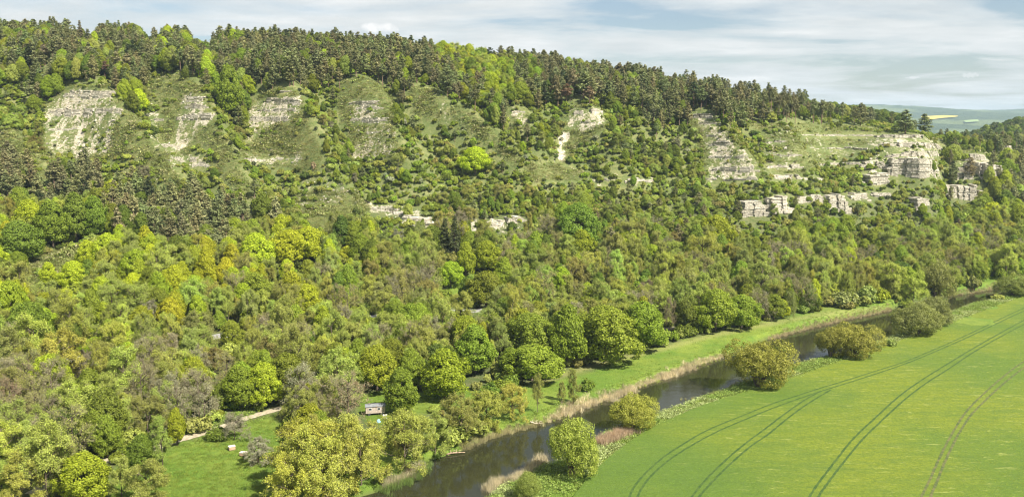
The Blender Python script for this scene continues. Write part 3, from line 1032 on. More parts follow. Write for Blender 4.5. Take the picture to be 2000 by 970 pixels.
def make_pine(seed, H=14.0, clear=0.35, wid=0.22, step=0.05, per=38, size=0.36, droop=0.0, flat=0.3, power=0.75):
    r = np.random.default_rng(seed)
    lean = r.normal(0, 0.015 * H, 2)
    ax = lambda z: np.array([lean[0] * z / H, lean[1] * z / H, z])
    lines = [([tuple(ax(-.6)), tuple(ax(H * .3)), tuple(ax(H * .7)), tuple(ax(H * .98))], [.017 * H, .0135 * H, .008 * H, .002 * H])]
    C_, N_, S_ = [], [], []
    z = H * clear
    while z < H * .985:
        t = (z / H - clear) / (1 - clear)
        env = (1 - t) ** power * (0.55 + 0.45 * min(1, t * 3.5)) if droop == 0 else (1 - t) ** power
        nb = r.integers(4, 7)
        a0 = r.uniform(0, 7)
        for q in range(nb):
            if r.random() < 0.12 and droop == 0:
                continue
            a = a0 + 2 * math.pi * q / nb + r.uniform(-.3, .3)
            ln = max(.45, H * wid * env * r.uniform(.6, 1.25))
            rise = (0.22 + 0.5 * t if droop == 0 else -droop + .5 * t)
            d = np.array([math.cos(a), math.sin(a), rise * r.uniform(.6, 1.4)])
            s = ax(z); e = s + d * ln
            lines.append(([tuple(s), tuple(e)], [.004 * H * (1.2 - t), .001 * H]))
            m = max(4, int(per * (0.4 + ln / (H * wid))))
            u = r.uniform(.25, 1.08, (m, 1)) ** .7
            c = s + d * ln * u + r.normal(0, 1, (m, 3)) * np.array([.26, .26, .15]) * (ln * .42 + .25)
            C_.append(c)
            N_.append(unit(np.array([0, 0, flat + .4]) + d * .25 + r.normal(0, .5, (m, 3))))
            S_.append(np.full(m, size * r.uniform(.8, 1.15)))
        z += H * step * r.uniform(.75, 1.25)
    c = ax(H * .97) + r.normal(0, .2, (10, 3)); C_.append(c); N_.append(unit(r.normal(size=(10, 3)))); S_.append(np.full(10, size * .8))
    V, f = leaves(np.vstack(C_), np.vstack(N_), np.concatenate(S_), r, .5)
    return limbs_mesh("trunk", lines, m_pine_bark, 4), mesh_from("crown", V, f, [m_needle])


def make_shrub(seed, H=2.5, rx=1.6, n=16, per=54, size=0.19, mat=None):
    r = np.random.default_rng(seed)
    d = fib(n * 2, r); d = d[d[:, 2] > -0.25]
    lob = r.uniform(.6, 1.15, (len(d), 1))
    p = d * np.array([rx, rx, H * .62]) * lob * .72 + np.array([0, 0, H * .36])
    v, f = clumped(p, d, r.uniform(.26, .46, len(p)) * rx * .75, per, size, r)
    g = Geo()
    for k in range(4):
        a = r.uniform(0, 7)
        g.tube([(0.1 * math.cos(a), 0.1 * math.sin(a), -.3), (rx * .5 * math.cos(a), rx * .5 * math.sin(a), H * .6)], [.05, .02], 3, 0, False)
    k = len(v)
    V = np.vstack([v, np.array(g.v)])
    return mesh_from("shrub", V, [f, np.array(g.f) + k], [mat or m_leaf, m_bark], np.r_[np.zeros(len(f)), np.ones(len(g.f))])


def make_willow(seed, H=11.0, wide=0.56, lobes=8, size=0.22, per=84, base=0.10):
    """Broad round crown of several soft domes reaching nearly to the ground."""
    r = np.random.default_rng(seed)
    P, O, Rr = [], [], []
    lines = []
    for k in range(lobes):
        a = 2 * math.pi * k / lobes + r.uniform(-.4, .4)
        q = 0 if k == 0 else r.uniform(.5, .95)
        lc = np.array([math.cos(a) * wide * H * .62 * q, math.sin(a) * wide * H * .62 * q, H * (.66 if k == 0 else r.uniform(.34, .62))])
        lr = H * (r.uniform(.24, .32))
        d = fib(36, r)
        d = d[d[:, 2] > -.8]
        P.append(lc + d * np.array([lr * .85, lr * .85, lr]) * r.uniform(.82, 1.08, (len(d), 1))); O.append(d); Rr.append(np.full(len(d), lr * .30))
        lines.append(([(0, 0, -.5), tuple(lc * np.array([.35, .35, .4])), tuple(lc * np.array([.9, .9, 1.0]))], [.03 * H, .018 * H, .004 * H]))
    P, O, Rr = np.vstack(P), np.vstack(O), np.concatenate(Rr)
    keep = P[:, 2] > base * H * .5
    v, f = clumped(P[keep], O[keep], Rr[keep], per, size, r, .34, .25)
    sc = H / v[:, 2].max()
    return limbs_mesh("trunk", lines, m_bark, 5), mesh_from("crown", v * sc, f, [m_leaf])


def make_tuft(seed, H, n, spread, wd, mat, lean=.25):
    r = np.random.default_rng(seed)
    b = np.stack([r.normal(0, spread, n), r.normal(0, spread, n), np.full(n, -.1)], 1)
    h = H * r.uniform(.6, 1.1, n)
    tip = b + np.stack([r.normal(0, lean, n) * h, r.normal(0, lean, n) * h, h], 1)
    v, f = twig_tris(b, tip, wd, r)
    return mesh_from("tuft", v, f, [mat])


def make_herb(seed, n=26, H=.55, spread=.55, size=.22):
    r = np.random.default_rng(seed)
    c = np.stack([r.normal(0, spread, n), r.normal(0, spread, n), r.uniform(.02, 1, n) * H], 1)
    v, f = leaves(c, unit(np.array([0, 0, .8]) + r.normal(0, .5, (n, 3))), np.full(n, size), r, .45)
    return mesh_from("herb", v, f, [m_herb])


BL = [make_broadleaf(k, 100 + i) for i, k in enumerate(["round", "egg", "dome", "tall", "egg", "round", "tall", "egg"])]
BL_SHAPE = ["rounded", "egg-shaped", "dome-shaped", "narrow", "egg-shaped", "rounded", "narrow", "bushy"]
SP = [make_sparse(200 + i, leaf_share=s, spread=sp, up=u, low=lo, wid=w_) for i, (s, sp, u, lo, w_) in enumerate([(1.0, .5, .5, .12, .30), (.8, .45, .9, .08, .25), (1.15, .6, .4, .05, .36), (.9, .5, .8, .2, .27), (1.3, .55, .6, .02, .32), (.75, .6, .35, .15, .36), (1.5, .6, .32, .02, .40), (1.2, .65, .45, .03, .36)])]
SP_SHAPE = ["loose", "upright", "broad", "upright", "feathery", "spreading", "wide-spreading", "many-branched"]
BA = [make_sparse(230 + i, leaf_share=s, spread=sp, low=.12, wid=w_) for i, (s, sp, w_) in enumerate([(.12, .5, .3), (.2, .5, .28), (.06, .6, .36)])]
PI = [make_pine(300 + i, clear=c, wid=w_) for i, (c, w_) in enumerate([(.28, .23), (.45, .22), (.20, .24), (.55, .22), (.33, .19), (.12, .27)])]
PI_SHAPE = ["full-crowned", "high-crowned", "bushy", "bare-stemmed", "slender", "low-branched"]
SPR = [make_pine(340 + i, clear=.04, wid=.22, step=.036, droop=.35, per=30, power=.95, size=.28) for i in range(2)]
SH = [make_shrub(400 + i, rx=x, H=h) for i, (x, h) in enumerate([(1.5, 2.4), (1.9, 2.3), (1.3, 3.0), (1.6, 2.0), (1.4, 2.7)])]
SH_SHAPE = ["rounded", "wide", "upright", "low", "ragged"]
JU = [make_shrub(420 + i, H=2.2, rx=.75, n=9, per=60, size=.15, mat=m_needle) for i in range(3)]
WI = [make_willow(440, wide=.60), make_willow(441, wide=.5, lobes=7), make_willow(442, wide=.66, lobes=9)]
REED = [make_tuft(460 + i, 2.0, 46, .42, .022, m_herb, .16) for i in range(3)]
HERB = [make_herb(470 + i) for i in range(3)]
GRASS = [make_tuft(480 + i, .5, 26, .35, .02, m_herb, .5) for i in range(2)]
MESHES = {"broadleaf_tree": BL, "leafing_tree": SP, "bare_tree": BA, "pine_tree": PI, "spruce_tree": SPR, "willow_tree": WI, "shrub": SH, "juniper_bush": JU}
REF = {"broadleaf_tree": 12.0, "leafing_tree": 12.0, "bare_tree": 12.0, "pine_tree": 14.0, "spruce_tree": 14.0, "willow_tree": 11.0, "shrub": 2.4, "juniper_bush": 2.2}
HALF = {"broadleaf_tree": .36, "leafing_tree": .36, "bare_tree": .36, "pine_tree": .17, "spruce_tree": .2, "willow_tree": .55, "shrub": .62, "juniper_bush": .4}
SHAPES = {"broadleaf_tree": BL_SHAPE, "leafing_tree": SP_SHAPE, "bare_tree": ["twiggy", "fine-twigged", "spreading"], "pine_tree": PI_SHAPE, "spruce_tree": ["conical"] * 2, "willow_tree": ["many-domed", "rounded", "wide"], "shrub": SH_SHAPE, "juniper_bush": ["upright"] * 3}
# leaf colours: name -> base colour
COLOURS = {
    "yellow-lime": (0.399, 0.431, 0.024), "lime-green": (0.315, 0.371, 0.025), "fresh green": (0.226, 0.278, 0.027), "mid-green": (0.163, 0.213, 0.025), "deep green": (0.103, 0.142, 0.022),
    "olive-green": (0.315, 0.349, 0.074), "yellow-olive": (0.389, 0.403, 0.074), "brown-olive": (0.299, 0.289, 0.078), "grey-green": (0.304, 0.343, 0.096), "golden": (0.394, 0.392, 0.067),
    "dull green": (0.205, 0.225, 0.090), "grey-brown green": (0.245, 0.235, 0.108), "dark green": (0.072, 0.092, 0.034), "rusty": (0.260, 0.190, 0.120), "white-blossomed": (0.320, 0.340, 0.220), "pale green": (0.357, 0.409, 0.085), "grey": (0.290, 0.270, 0.180),
}

PLANTS = []      # every plant: kind, x, y, z, height, variant, colour, turn, width factor, label


def plant(kind, x, y, z, h, var, colr, turn, wide=1.0, label=None, shade_=None):
    base = COLOURS[colr]
    f = shade_ if shade_ is not None else rng.uniform(.85, 1.17)
    rgb = tuple(min(.8, c * f * rng.uniform(.93, 1.07)) for c in base)
    PLANTS.append([kind, float(x), float(y), float(z), float(h), var, colr, turn, wide, label, rgb])


# plants that one can point at in the photograph: (kind, x, base y, height px, width px, variant, colour, label)
SINGLE = [
    ("broadleaf_tree", 1180, 706, 108, 100, 2, "fresh green", "broad dome-shaped green tree at the meadow edge, largest of the row"),
    ("broadleaf_tree", 1252, 682, 92, 76, 0, "fresh green", "rounded green tree at the meadow edge next right of the largest dome"),
    ("broadleaf_tree", 1108, 716, 118, 58, 3, "fresh green", "tall narrow bright green tree just left of the largest meadow-edge dome"),
    ("broadleaf_tree", 1034, 700, 88, 80, 2, "fresh green", "rounded green crown rising over a second crown left of the narrow tree"),
    ("broadleaf_tree", 1040, 742, 70, 100, 0, "fresh green", "wide low green tree touching the head of the meadow"),
    ("broadleaf_tree", 928, 728, 92, 70, 1, "fresh green", "egg-shaped green tree in the wood above the riverbank alders"),
    ("broadleaf_tree", 868, 776, 92, 92, 1, "lime-green", "bright green pointed tree up the bank from the wagon clearing"),
    ("broadleaf_tree", 784, 806, 86, 64, 1, "fresh green", "green tree with bare stem standing beside the wooden wagon"),
    ("broadleaf_tree", 738, 762, 88, 72, 0, "lime-green", "pair-topped lime tree directly above the wooden wagon"),
    ("broadleaf_tree", 1397, 646, 82, 62, 0, "fresh green", "large green tree at the meadow's upper edge, left of a smaller ball"),
    ("broadleaf_tree", 1448, 641, 66, 54, 2, "fresh green", "ball-shaped green tree at the far end of the meadow-edge row"),
    ("broadleaf_tree", 1337, 648, 62, 42, 1, "mid-green", "smaller green tree between two brown saplings at the meadow edge"),
    ("bare_tree", 1308, 646, 66, 30, 1, "rusty", "slender reddish-brown bare tree beside the footpath at the meadow edge"),
    ("bare_tree", 1362, 645, 56, 26, 0, "brown-olive", "slim brown bare tree against the large meadow-edge tree"),
    ("broadleaf_tree", 1128, 478, 80, 68, 2, "mid-green", "lone big dark-green dome standing high in the scrub below mid slope"),
    ("broadleaf_tree", 1136, 506, 56, 46, 1, "lime-green", "lighter green tree just below the lone dark-green dome"),
    ("spruce_tree", 868, 500, 74, 34, 0, "dark green", "dark conical spruce standing above the mid-wood clearing"),
    ("spruce_tree", 889, 505, 82, 36, 1, "dark green", "taller dark spruce touching its neighbour above the mid-wood clearing"),
    ("broadleaf_tree", 928, 340, 52, 48, 0, "yellow-lime", "round yellow-green tree alone on the bare upper slope"),
    ("broadleaf_tree", 450, 232, 98, 50, 1, "fresh green", "tall green tree filling the gully between second and third spur"),
    ("willow_tree", 1482, 756, 94, 118, 0, "yellow-olive", "big brown-olive spreading tree on the field bank, widest of the river trees"),
    ("willow_tree", 1622, 698, 62, 66, 1, "yellow-olive", "left dome of the pale olive willow pair on the field bank"),
    ("willow_tree", 1668, 698, 68, 84, 0, "yellow-olive", "right larger dome of the pale olive willow pair on the field bank"),
    ("willow_tree", 1790, 654, 66, 96, 2, "grey-green", "grey-green willow leaning over the river beyond the willow pair"),
    ("willow_tree", 1822, 636, 60, 70, 1, "grey-green", "rear dome of the grey-green willow clump at the river"),
    ("willow_tree", 1116, 930, 122, 112, 1, "yellow-olive", "large yellow-olive branching tree on the near bank at the river bend"),
    ("willow_tree", 1234, 836, 74, 88, 2, "yellow-olive", "low spreading yellow-brown tree next to the pinkish reeds"),
    ("willow_tree", 1030, 976, 60, 56, 1, "olive-green", "small grey-olive willow at the very bottom of the near bank"),
    ("leafing_tree", 1782, 606, 76, 54, 0, "yellow-olive", "olive-brown tree at the upper end of the meadow"),
    ("willow_tree", 1826, 586, 80, 72, 1, "grey-green", "grey-green willow behind the olive-brown tree near the far river"),
    ("willow_tree", 1980, 578, 46, 70, 2, "olive-green", "olive willow on the far bank where the river leaves the picture"),
    ("leafing_tree", 506, 905, 54, 46, 4, "white-blossomed", "white-blossomed small tree beside the wooden crates in the meadow"),
    ("leafing_tree", 458, 858, 54, 42, 5, "white-blossomed", "leaning pale-blossomed tree above the wooden crates, by the dirt track"),
    ("bare_tree", 682, 834, 108, 96, 2, "rusty", "big bare reddish-brown tree left of the wooden wagon"),
    ("leafing_tree", 1120, 792, 74, 34, 1, "olive-green", "slim birch-like tree standing alone in the riverside meadow"),
    ("shrub", 1147, 762, 24, 28, 0, "mid-green", "small dark bush beside the slim tree in the riverside meadow"),
    ("leafing_tree", 1096, 794, 50, 16, 3, "brown-olive", "thin bare sapling left of the slim meadow tree"),
    ("leafing_tree", 620, 985, 160, 118, 4, "golden", "golden-leaved tree at the bottom edge, brightest of the riverbank trees"),
    ("leafing_tree", 575, 1000, 120, 80, 2, "golden", "smaller golden tree left of the brightest golden one"),
    ("leafing_tree", 706, 945, 130, 92, 4, "yellow-olive", "tall yellow-olive alder on the riverbank right of the golden tree"),
    ("leafing_tree", 790, 905, 112, 92, 2, "yellow-olive", "broad yellow-olive alder below the wooden wagon"),
    ("leafing_tree", 850, 886, 84, 62, 0, "olive-green", "grey-olive alder over the driftwood on the riverbank"),
    ("leafing_tree", 902, 856, 90, 70, 4, "olive-green", "soft green alder on the riverbank above the river bend"),
    ("leafing_tree", 950, 838, 84, 66, 4, "yellow-olive", "pale alder at the lower end of the riverside meadow"),
    ("leafing_tree", 1000, 818, 72, 50, 2, "yellow-olive", "last leafy alder before the open riverside meadow"),
    ("leafing_tree", 1050, 806, 78, 18, 3, "brown-olive", "thin twiggy alder by the bleached branch on the reed bank"),
    ("broadleaf_tree", 166, 975, 92, 88, 0, "lime-green", "round lime-green tree by the dirt track at the bottom edge"),
    ("broadleaf_tree", 210, 892, 82, 50, 1, "fresh green", "green egg-shaped tree above the dirt track"),
    ("broadleaf_tree", 278, 912, 66, 50, 7, "mid-green", "dark leafy tree at the left corner of the crate meadow"),
    ("leafing_tree", 318, 910, 100, 50, 1, "olive-green", "slender soft-olive tree at the left edge of the crate meadow"),
    ("broadleaf_tree", 346, 866, 72, 32, 3, "lime-green", "narrow lime tree at the corner where track and meadow meet"),
    ("leafing_tree", 286, 996, 104, 84, 4, "olive-green", "olive tree at the bottom edge left of the crate meadow"),
    ("leafing_tree", 238, 972, 84, 56, 1, "pale green", "pale upright half-leafed tree right of the round lime-green tree by the track"),
    ("pine_tree", 1768, 262, 46, 46, 5, "dull green", "single broad pine standing alone on the banded cliff's rim"),
    ("pine_tree", 1803, 264, 40, 26, 2, "dull green", "smaller pine right of the single pine on the cliff rim"),
    ("bare_tree", 178, 76, 52, 28, 0, "grey", "tallest bare tree sticking out of the skyline wood"),
    ("bare_tree", 152, 78, 46, 26, 1, "grey", "bare tree on the skyline left of the tallest bare one"),
    ("bare_tree", 298, 82, 40, 40, 2, "grey", "low wide bare tree on the skyline"),
    ("broadleaf_tree", 400, 90, 52, 64, 2, "fresh green", "bright round-topped tree breaking the dark skyline pines"),
    ("broadleaf_tree", 40, 515, 82, 66, 0, "mid-green", "big dark-green tree at the left of the grassy gap"),
    ("broadleaf_tree", 104, 482, 86, 60, 1, "fresh green", "tall green tree over the head of the grassy gap"),
    ("broadleaf_tree", 150, 470, 90, 48, 3, "mid-green", "narrow tall green tree right of the grassy gap's head"),
    ("broadleaf_tree", 186, 466, 80, 52, 1, "mid-green", "dark green tree at the right end of the tall group above the gap"),
    ("broadleaf_tree", 96, 556, 44, 32, 1, "yellow-lime", "small lime tree standing in the grassy gap"),
    ("broadleaf_tree", 146, 566, 56, 44, 0, "yellow-lime", "larger lime tree on the right rim of the grassy gap"),
    ("broadleaf_tree", 668, 485, 62, 32, 3, "deep green", "narrow dark green tree below the grassy slope patch"),
    ("broadleaf_tree", 515, 440, 62, 36, 3, "mid-green", "columnar green tree at the foot of the third spur"),
    ("broadleaf_tree", 566, 520, 70, 62, 0, "yellow-lime", "yellow round tree in the lime wood, left of its twin"),
    ("broadleaf_tree", 604, 512, 68, 58, 2, "yellow-lime", "brightest yellow round tree in the lime wood below the grassy patch"),
    ("broadleaf_tree", 910, 540, 66, 38, 1, "lime-green", "lime tree at the left rim of the mid-wood clearing"),
    ("broadleaf_tree", 952, 532, 62, 42, 0, "lime-green", "rounded lime tree at the top of the mid-wood clearing"),
    ("broadleaf_tree", 880, 560, 50, 40, 5, "lime-green", "small lime tree on the lower left rim of the mid-wood clearing"),
    ("broadleaf_tree", 950, 600, 70, 60, 0, "fresh green", "large green tree just below the mid-wood clearing"),
    ("shrub", 1524, 690, 16, 24, 0, "deep green", "dark bush at the foot of the big brown-olive tree"),
    ("shrub", 1740, 676, 18, 20, 3, "grey-green", "small grey bush between the two willow groups on the field bank"),
    ("shrub", 1715, 686, 13, 15, 0, "deep green", "tiny dark bush at the field edge right of the willow pair"),
    ("shrub", 1288, 664, 26, 32, 1, "olive-green", "olive bush at the meadow edge left of the footpath"),
    ("shrub", 1316, 666, 20, 22, 0, "fresh green", "small green bush in front of the footpath"),
    ("shrub", 1342, 656, 24, 34, 1, "mid-green", "low green bush right of the footpath at the meadow edge"),
    ("shrub", 1242, 680, 22, 26, 0, "fresh green", "green bush at the foot of the second meadow-edge tree"),
    ("shrub", 1648, 598, 32, 44, 1, "grey-green", "pale grey-green thorn bush at the upper meadow edge"),
    ("shrub", 1692, 592, 34, 44, 4, "grey-green", "larger pale grey thorn bush at the upper meadow edge"),
    ("shrub", 1722, 590, 28, 28, 0, "lime-green", "small lime bush at the top corner of the meadow"),
    ("shrub", 1900, 566, 30, 26, 0, "grey-green", "round grey bush over the far river reach"),
    ("shrub", 1862, 574, 16, 14, 2, "deep green", "small dark bush on the far bank of the far river reach"),
    ("shrub", 1948, 584, 12, 22, 3, "olive-green", "little olive bush on the field side of the far river reach"),
    ("shrub", 565, 848, 38, 34, 0, "mid-green", "dark round bush at the right rim of the crate meadow"),
    ("shrub", 428, 858, 26, 36, 1, "mid-green", "dark bush between the dirt track and the wooden crates"),
    ("juniper_bush", 612, 333, 20, 12, 0, "rusty", "rust-coloured dead juniper on the third spur's grass"),
    ("pine_tree", 1106, 205, 40, 20, 1, "rusty", "dead reddish pine at the lower edge of the ridge pines"),
    ("pine_tree", 1152, 205, 36, 20, 1, "rusty", "second dead reddish pine, nearer the fan-shaped scree"),
    ("pine_tree", 88, 128, 40, 18, 3, "rusty", "dead pinkish pine in the pine belt above the widest crag"),
    ("pine_tree", 205, 150, 30, 16, 1, "rusty", "dead pinkish pine at the belt's edge over the widest crag"),
]
sx_, sy_ = np.array([s[1] for s in SINGLE], float), np.array([s[2] for s in SINGLE], float)
sP = on_ground(sx_, sy_)
s_dep = project(sP)[:, 2]
SING_BOX = []
for (kind, px, py, hp, wp, var, colr, lab), P, dep in zip(SINGLE, sP, s_dep):
    h = hp * dep / F * 1.02
    wide = (wp / hp) / (2 * HALF[kind] * (1.02 if kind in ("leafing_tree", "bare_tree") else .93))
    wide = min(1.9, max(.45, wide))
    if kind == "leafing_tree" and var > 5:
        wide = min(1.5, (wp / hp) / (1.0 if var == 6 else .9))
    if kind == "broadleaf_tree" and var in (3, 6):
        wide = min(1.6, (wp / hp) / .52)
    plant(kind, P[0], P[1], gz(P[0], P[1]) - .05, h, var, colr, rng.uniform(0, 6.28), wide, lab, .62 if px == 1482 else .8 if kind == "willow_tree" else 1.0)
    SING_BOX.append((px, py - hp * .5, wp * .5, hp * .5, P[0], P[1], wp * dep / F * .5, dep))
SING_BOX = np.array(SING_BOX)

ROWS = [
    "........................................",
    "MMPMMMMMPMMPPPPP........................",
    "MMPMMPMMPMPPMPPPPDDPMPPP................",
    "MPMMMPMPMPMPPMPMPMDDMPMPPPMPP...........",
    "sMPPMDMPsMPPsPMPPPMDMPPPMPPPPPPPP.......",
    "SsssssMsSMssSssSSSsMSsSSSPPPPPPPPPP.....",
    "sSssssMsSSsssSssSsssSSsSSSSsssPPPgsgsSSM",
    "PSsssssSsSsssSsSsssSsssSSSSssssssssSSMMM",
    "PPPPSSSSSssssSsSsssssssssSsSsssssssSSMMM",
    "PPPPMPPPSPsssssssSSSSSSSSSsSsSssssSSSSDM",
    "DDDDMPPPPPPssssSssSSSSdSSSSSSsSSSsSSDSdD",
    "DDDDDSPPPDDDSddSdODDOOdSOOSdSSSddSdDOOOO",
    "DSSDDDDDDDDDDDdOOddOdOOOOOOOdOOOOOOOOOOO",
    "DSDDDDDDDDDDOdOOOOddOOOOOOOOOOOOOOOOOOOO",
    "DDDDDDDDDOODDOOOOOdOOOOOOOOOOOOOOOOOOOO.",
    "DDDDDODDOOODDOOOdOOdOOOOdOOdOdddOdO.....",
    "OYDDdOOdDOOOODOdOOdOdOOdddd.............",
    "BOYBOdBOdOOOOOOdOdOddOdd................",
    "BBOdOBOdOOOOOBOdOddOOd..................",
    "BBOdOBBOOdOOOBOddOOO....................",
    "BBOdOBd.OOOOOBOOOOOO....................",
    "OBOdOOd....OOOOOOOOO....................",
    "OOBDOO.....YOOOOO.......................",
    "OOODDO....YYOOO.........................",
    "OOODOO....YYOOO.........................",
]
ROWS = [r_.ljust(40, ".") for r_ in ROWS]


def letter(px, py):
    c = np.clip((px / 50).astype(int), 0, 39)
    r_ = np.clip((py / 40).astype(int), 0, len(ROWS) - 1)
    g = np.array([list(x) for x in ROWS])
    return g[r_, c]


def grid_points(step, y0, y1, x0=-420, x1=760):
    xs, ys = np.meshgrid(np.arange(x0, x1, step), np.arange(y0, y1, step))
    x = (xs + rng.uniform(-.46, .46, xs.shape) * step).ravel()
    y = (ys + rng.uniform(-.46, .46, xs.shape) * step).ravel()
    z = gz(x, y)
    q = project(np.stack([x, y, z], 1))
    k = (q[:, 0] > -70) & (q[:, 0] < 2070) & (q[:, 1] < 1120) & (q[:, 2] > 60)
    return x[k], y[k], z[k], q[k]


open_all = OPEN["slope"] + OPEN["meadow"]
CRAG_BOX = []      # filled from the crag list: (x0, x1, top, bottom)
CRAGS = [  # (label, ledges); ledge: (x0, top0, bottom0, x1, top1, bottom1) in photo pixels
    ("widest pale crag of two white bands on the first spur", [(124, 176, 190, 216, 174, 189), (96, 212, 224, 236, 209, 226), (95, 250, 254, 150, 249, 253)]),
    ("small white crag narrowing to a point on the second spur", [(366, 187, 196, 396, 188, 197), (362, 200, 209, 402, 201, 210), (344, 222, 236, 413, 221, 233)]),
    ("low grey ledges below the small white crag on the second spur", [(312, 282, 287, 352, 281, 286), (332, 306, 315, 384, 306, 315), (376, 317, 324, 408, 317, 325), (302, 224, 234, 318, 226, 236)]),
    ("rounded white crag on the third spur", [(519, 191, 203, 586, 190, 203), (505, 211, 217, 580, 210, 216), (489, 226, 236, 566, 224, 234), (546, 176, 180, 566, 176, 180)]),
    ("low pale ledges at the foot of the third spur's grass", [(478, 309, 315, 536, 309, 314), (540, 307, 311, 588, 307, 311)]),
    ("banded white crag on the fourth spur", [(682, 196, 205, 738, 195, 206), (698, 207, 212, 742, 207, 212), (685, 230, 237, 756, 229, 238), (716, 254, 258, 742, 254, 258)]),
    ("tiny grey-topped scar between the spurs", [(1003, 213, 219, 1020, 214, 220)]),
    ("fan-shaped pale crag above the narrow scree chute", [(1122, 214, 222, 1174, 212, 220), (1116, 236, 241, 1160, 235, 240)]),
    ("stepped white ledges climbing the long spur", [(1350, 220, 231, 1390, 219, 230), (1366, 237, 243, 1402, 237, 243), (1380, 262, 267, 1414, 260, 266), (1384, 275, 284, 1424, 273, 283), (1386, 302, 308, 1454, 301, 308), (1382, 325, 335, 1476, 322, 334), (1380, 347, 352, 1478, 345, 351)]),
    ("faint grey ledges right of the long stepped spur", [(1566, 262, 265, 1706, 262, 266), (1576, 286, 289, 1700, 288, 292), (1600, 318, 322, 1684, 316, 321), (1496, 300, 304, 1560, 299, 304), (1496, 322, 327, 1566, 320, 326), (1512, 340, 349, 1566, 341, 350), (1576, 345, 350, 1604, 345, 350), (1500, 274, 278, 1534, 273, 277)]),
    ("high banded cliff with grassy shelves below the lone pine", [(1708, 262, 268, 1806, 263, 270), (1716, 277, 285, 1838, 276, 290), (1728, 300, 306, 1836, 290, 304), (1735, 314, 342, 1834, 304, 345), (1682, 316, 331, 1734, 315, 330), (1684, 340, 360, 1736, 338, 358)]),
    ("far jutting cliff with rounded grassy top", [(1880, 301, 313, 1928, 301, 314), (1872, 318, 336, 1954, 316, 348), (1868, 338, 350, 1900, 336, 349)]),
    ("lower block cliff under the far jutting cliff", [(1850, 362, 388, 1922, 361, 390)]),
    ("white cliff wall broken into pillars above the wood", [(1450, 392, 424, 1496, 388, 420), (1497, 386, 414, 1542, 379, 412)]),
    ("squat pale rock buttress above the wood", [(1620, 381, 417, 1658, 379, 414)]),
    ("low pale rock strip left of the squat buttress", [(1556, 381, 394, 1618, 380, 395)]),
    ("low broken rock strip right of the squat buttress", [(1664, 377, 392, 1698, 376, 391), (1702, 374, 384, 1742, 375, 386)]),
    ("small grey rock pillar half hidden in the trees", [(1790, 386, 410, 1820, 387, 406)]),
    ("slanting broken white rock band above the wood", [(728, 402, 410, 786, 403, 418), (786, 416, 428, 850, 432, 445)]),
    ("broken white rock band right of the dark spruces", [(896, 433, 450, 930, 440, 451), (934, 436, 445, 974, 431, 442), (976, 428, 444, 1028, 420, 432)]),
    ("thin dark rock strip across the scrub", [(1150, 348, 352, 1186, 347, 352), (1228, 347, 356, 1272, 346, 355)]),
    ("distant pale quarry cliff in the side valley", [(1950, 283, 294, 1978, 284, 296), (1980, 284, 293, 2010, 285, 296)]),
]
for _l, led in CRAGS:
    for (a, t0, b0, c, t1, b1) in led:
        CRAG_BOX.append((min(a, c), max(a, c), min(t0, t1) - 1, max(b0, b1) + 1))
for b_ in [(138, 168, 696, 706), (730, 744, 612, 620), (884, 908, 600, 608), (1474, 1488, 559, 565), (425, 446, 650, 660), (362, 400, 846, 860), (446, 528, 800, 826), (470, 560, 812, 850), (700, 762, 786, 832), (446, 508, 864, 906), (1262, 1300, 638, 650), (876, 908, 872, 890), (1848, 1955, 568, 602)]:
    CRAG_BOX.append(b_)          # glimpses of road, track, wagon and crates
CRAG_BOX = np.array(CRAG_BOX, float)


def allowed(x, y, z, q, hpx, wpx, dep, tree):
    """Keeps plants off water, field, tracks and open ground, and clear of what the photograph shows behind them."""
    ok = poly_sd(x, y, river_poly) < (-1.0 if not tree else -3.0)
    ok &= poly_sd(x, y, np.vstack([fe[::6], fe[::-6] + np.array([290, -302])])) < -1.0
    ok &= seg_dist(x, y, track_line[::4, :2]) > (2.2 if not tree else 4.2)
    ok &= seg_dist(x, y, fp[::2, :2]) > 2.5
    ok &= seg_dist(x, y, road_line[:, :2]) > (4.0 if not tree else 6.0)
    cy = q[:, 1] - hpx * .5
    for a, b, t_, bt in CRAG_BOX:
        over = (q[:, 0] > a - wpx * .35) & (q[:, 0] < b + wpx * .35) & (q[:, 1] - hpx < bt) & (q[:, 1] > t_)
        ok &= ~(over & (rng.random(len(x)) < (.80 if bt - t_ > 14 else .86 if bt - t_ > 8 else .72)))
    for sx, sy, hw, hh, X, Y, rw, dep_ in SING_BOX:
        ok &= np.hypot(x - X, y - Y) > rw * (.85 if tree else .55)
        if tree:
            inside = ((q[:, 0] - sx) / (hw + wpx * .32)) ** 2 + ((cy - sy) / (hh + hpx * .32)) ** 2 < 1
            ok &= ~(inside & (dep < dep_) & (rng.random(len(x)) < .93))
    return ok


# --- trees
def pick(opts):
    names, w_ = zip(*opts)
    w_ = np.array(w_) / sum(w_)
    return names[rng.choice(len(names), p=w_)]


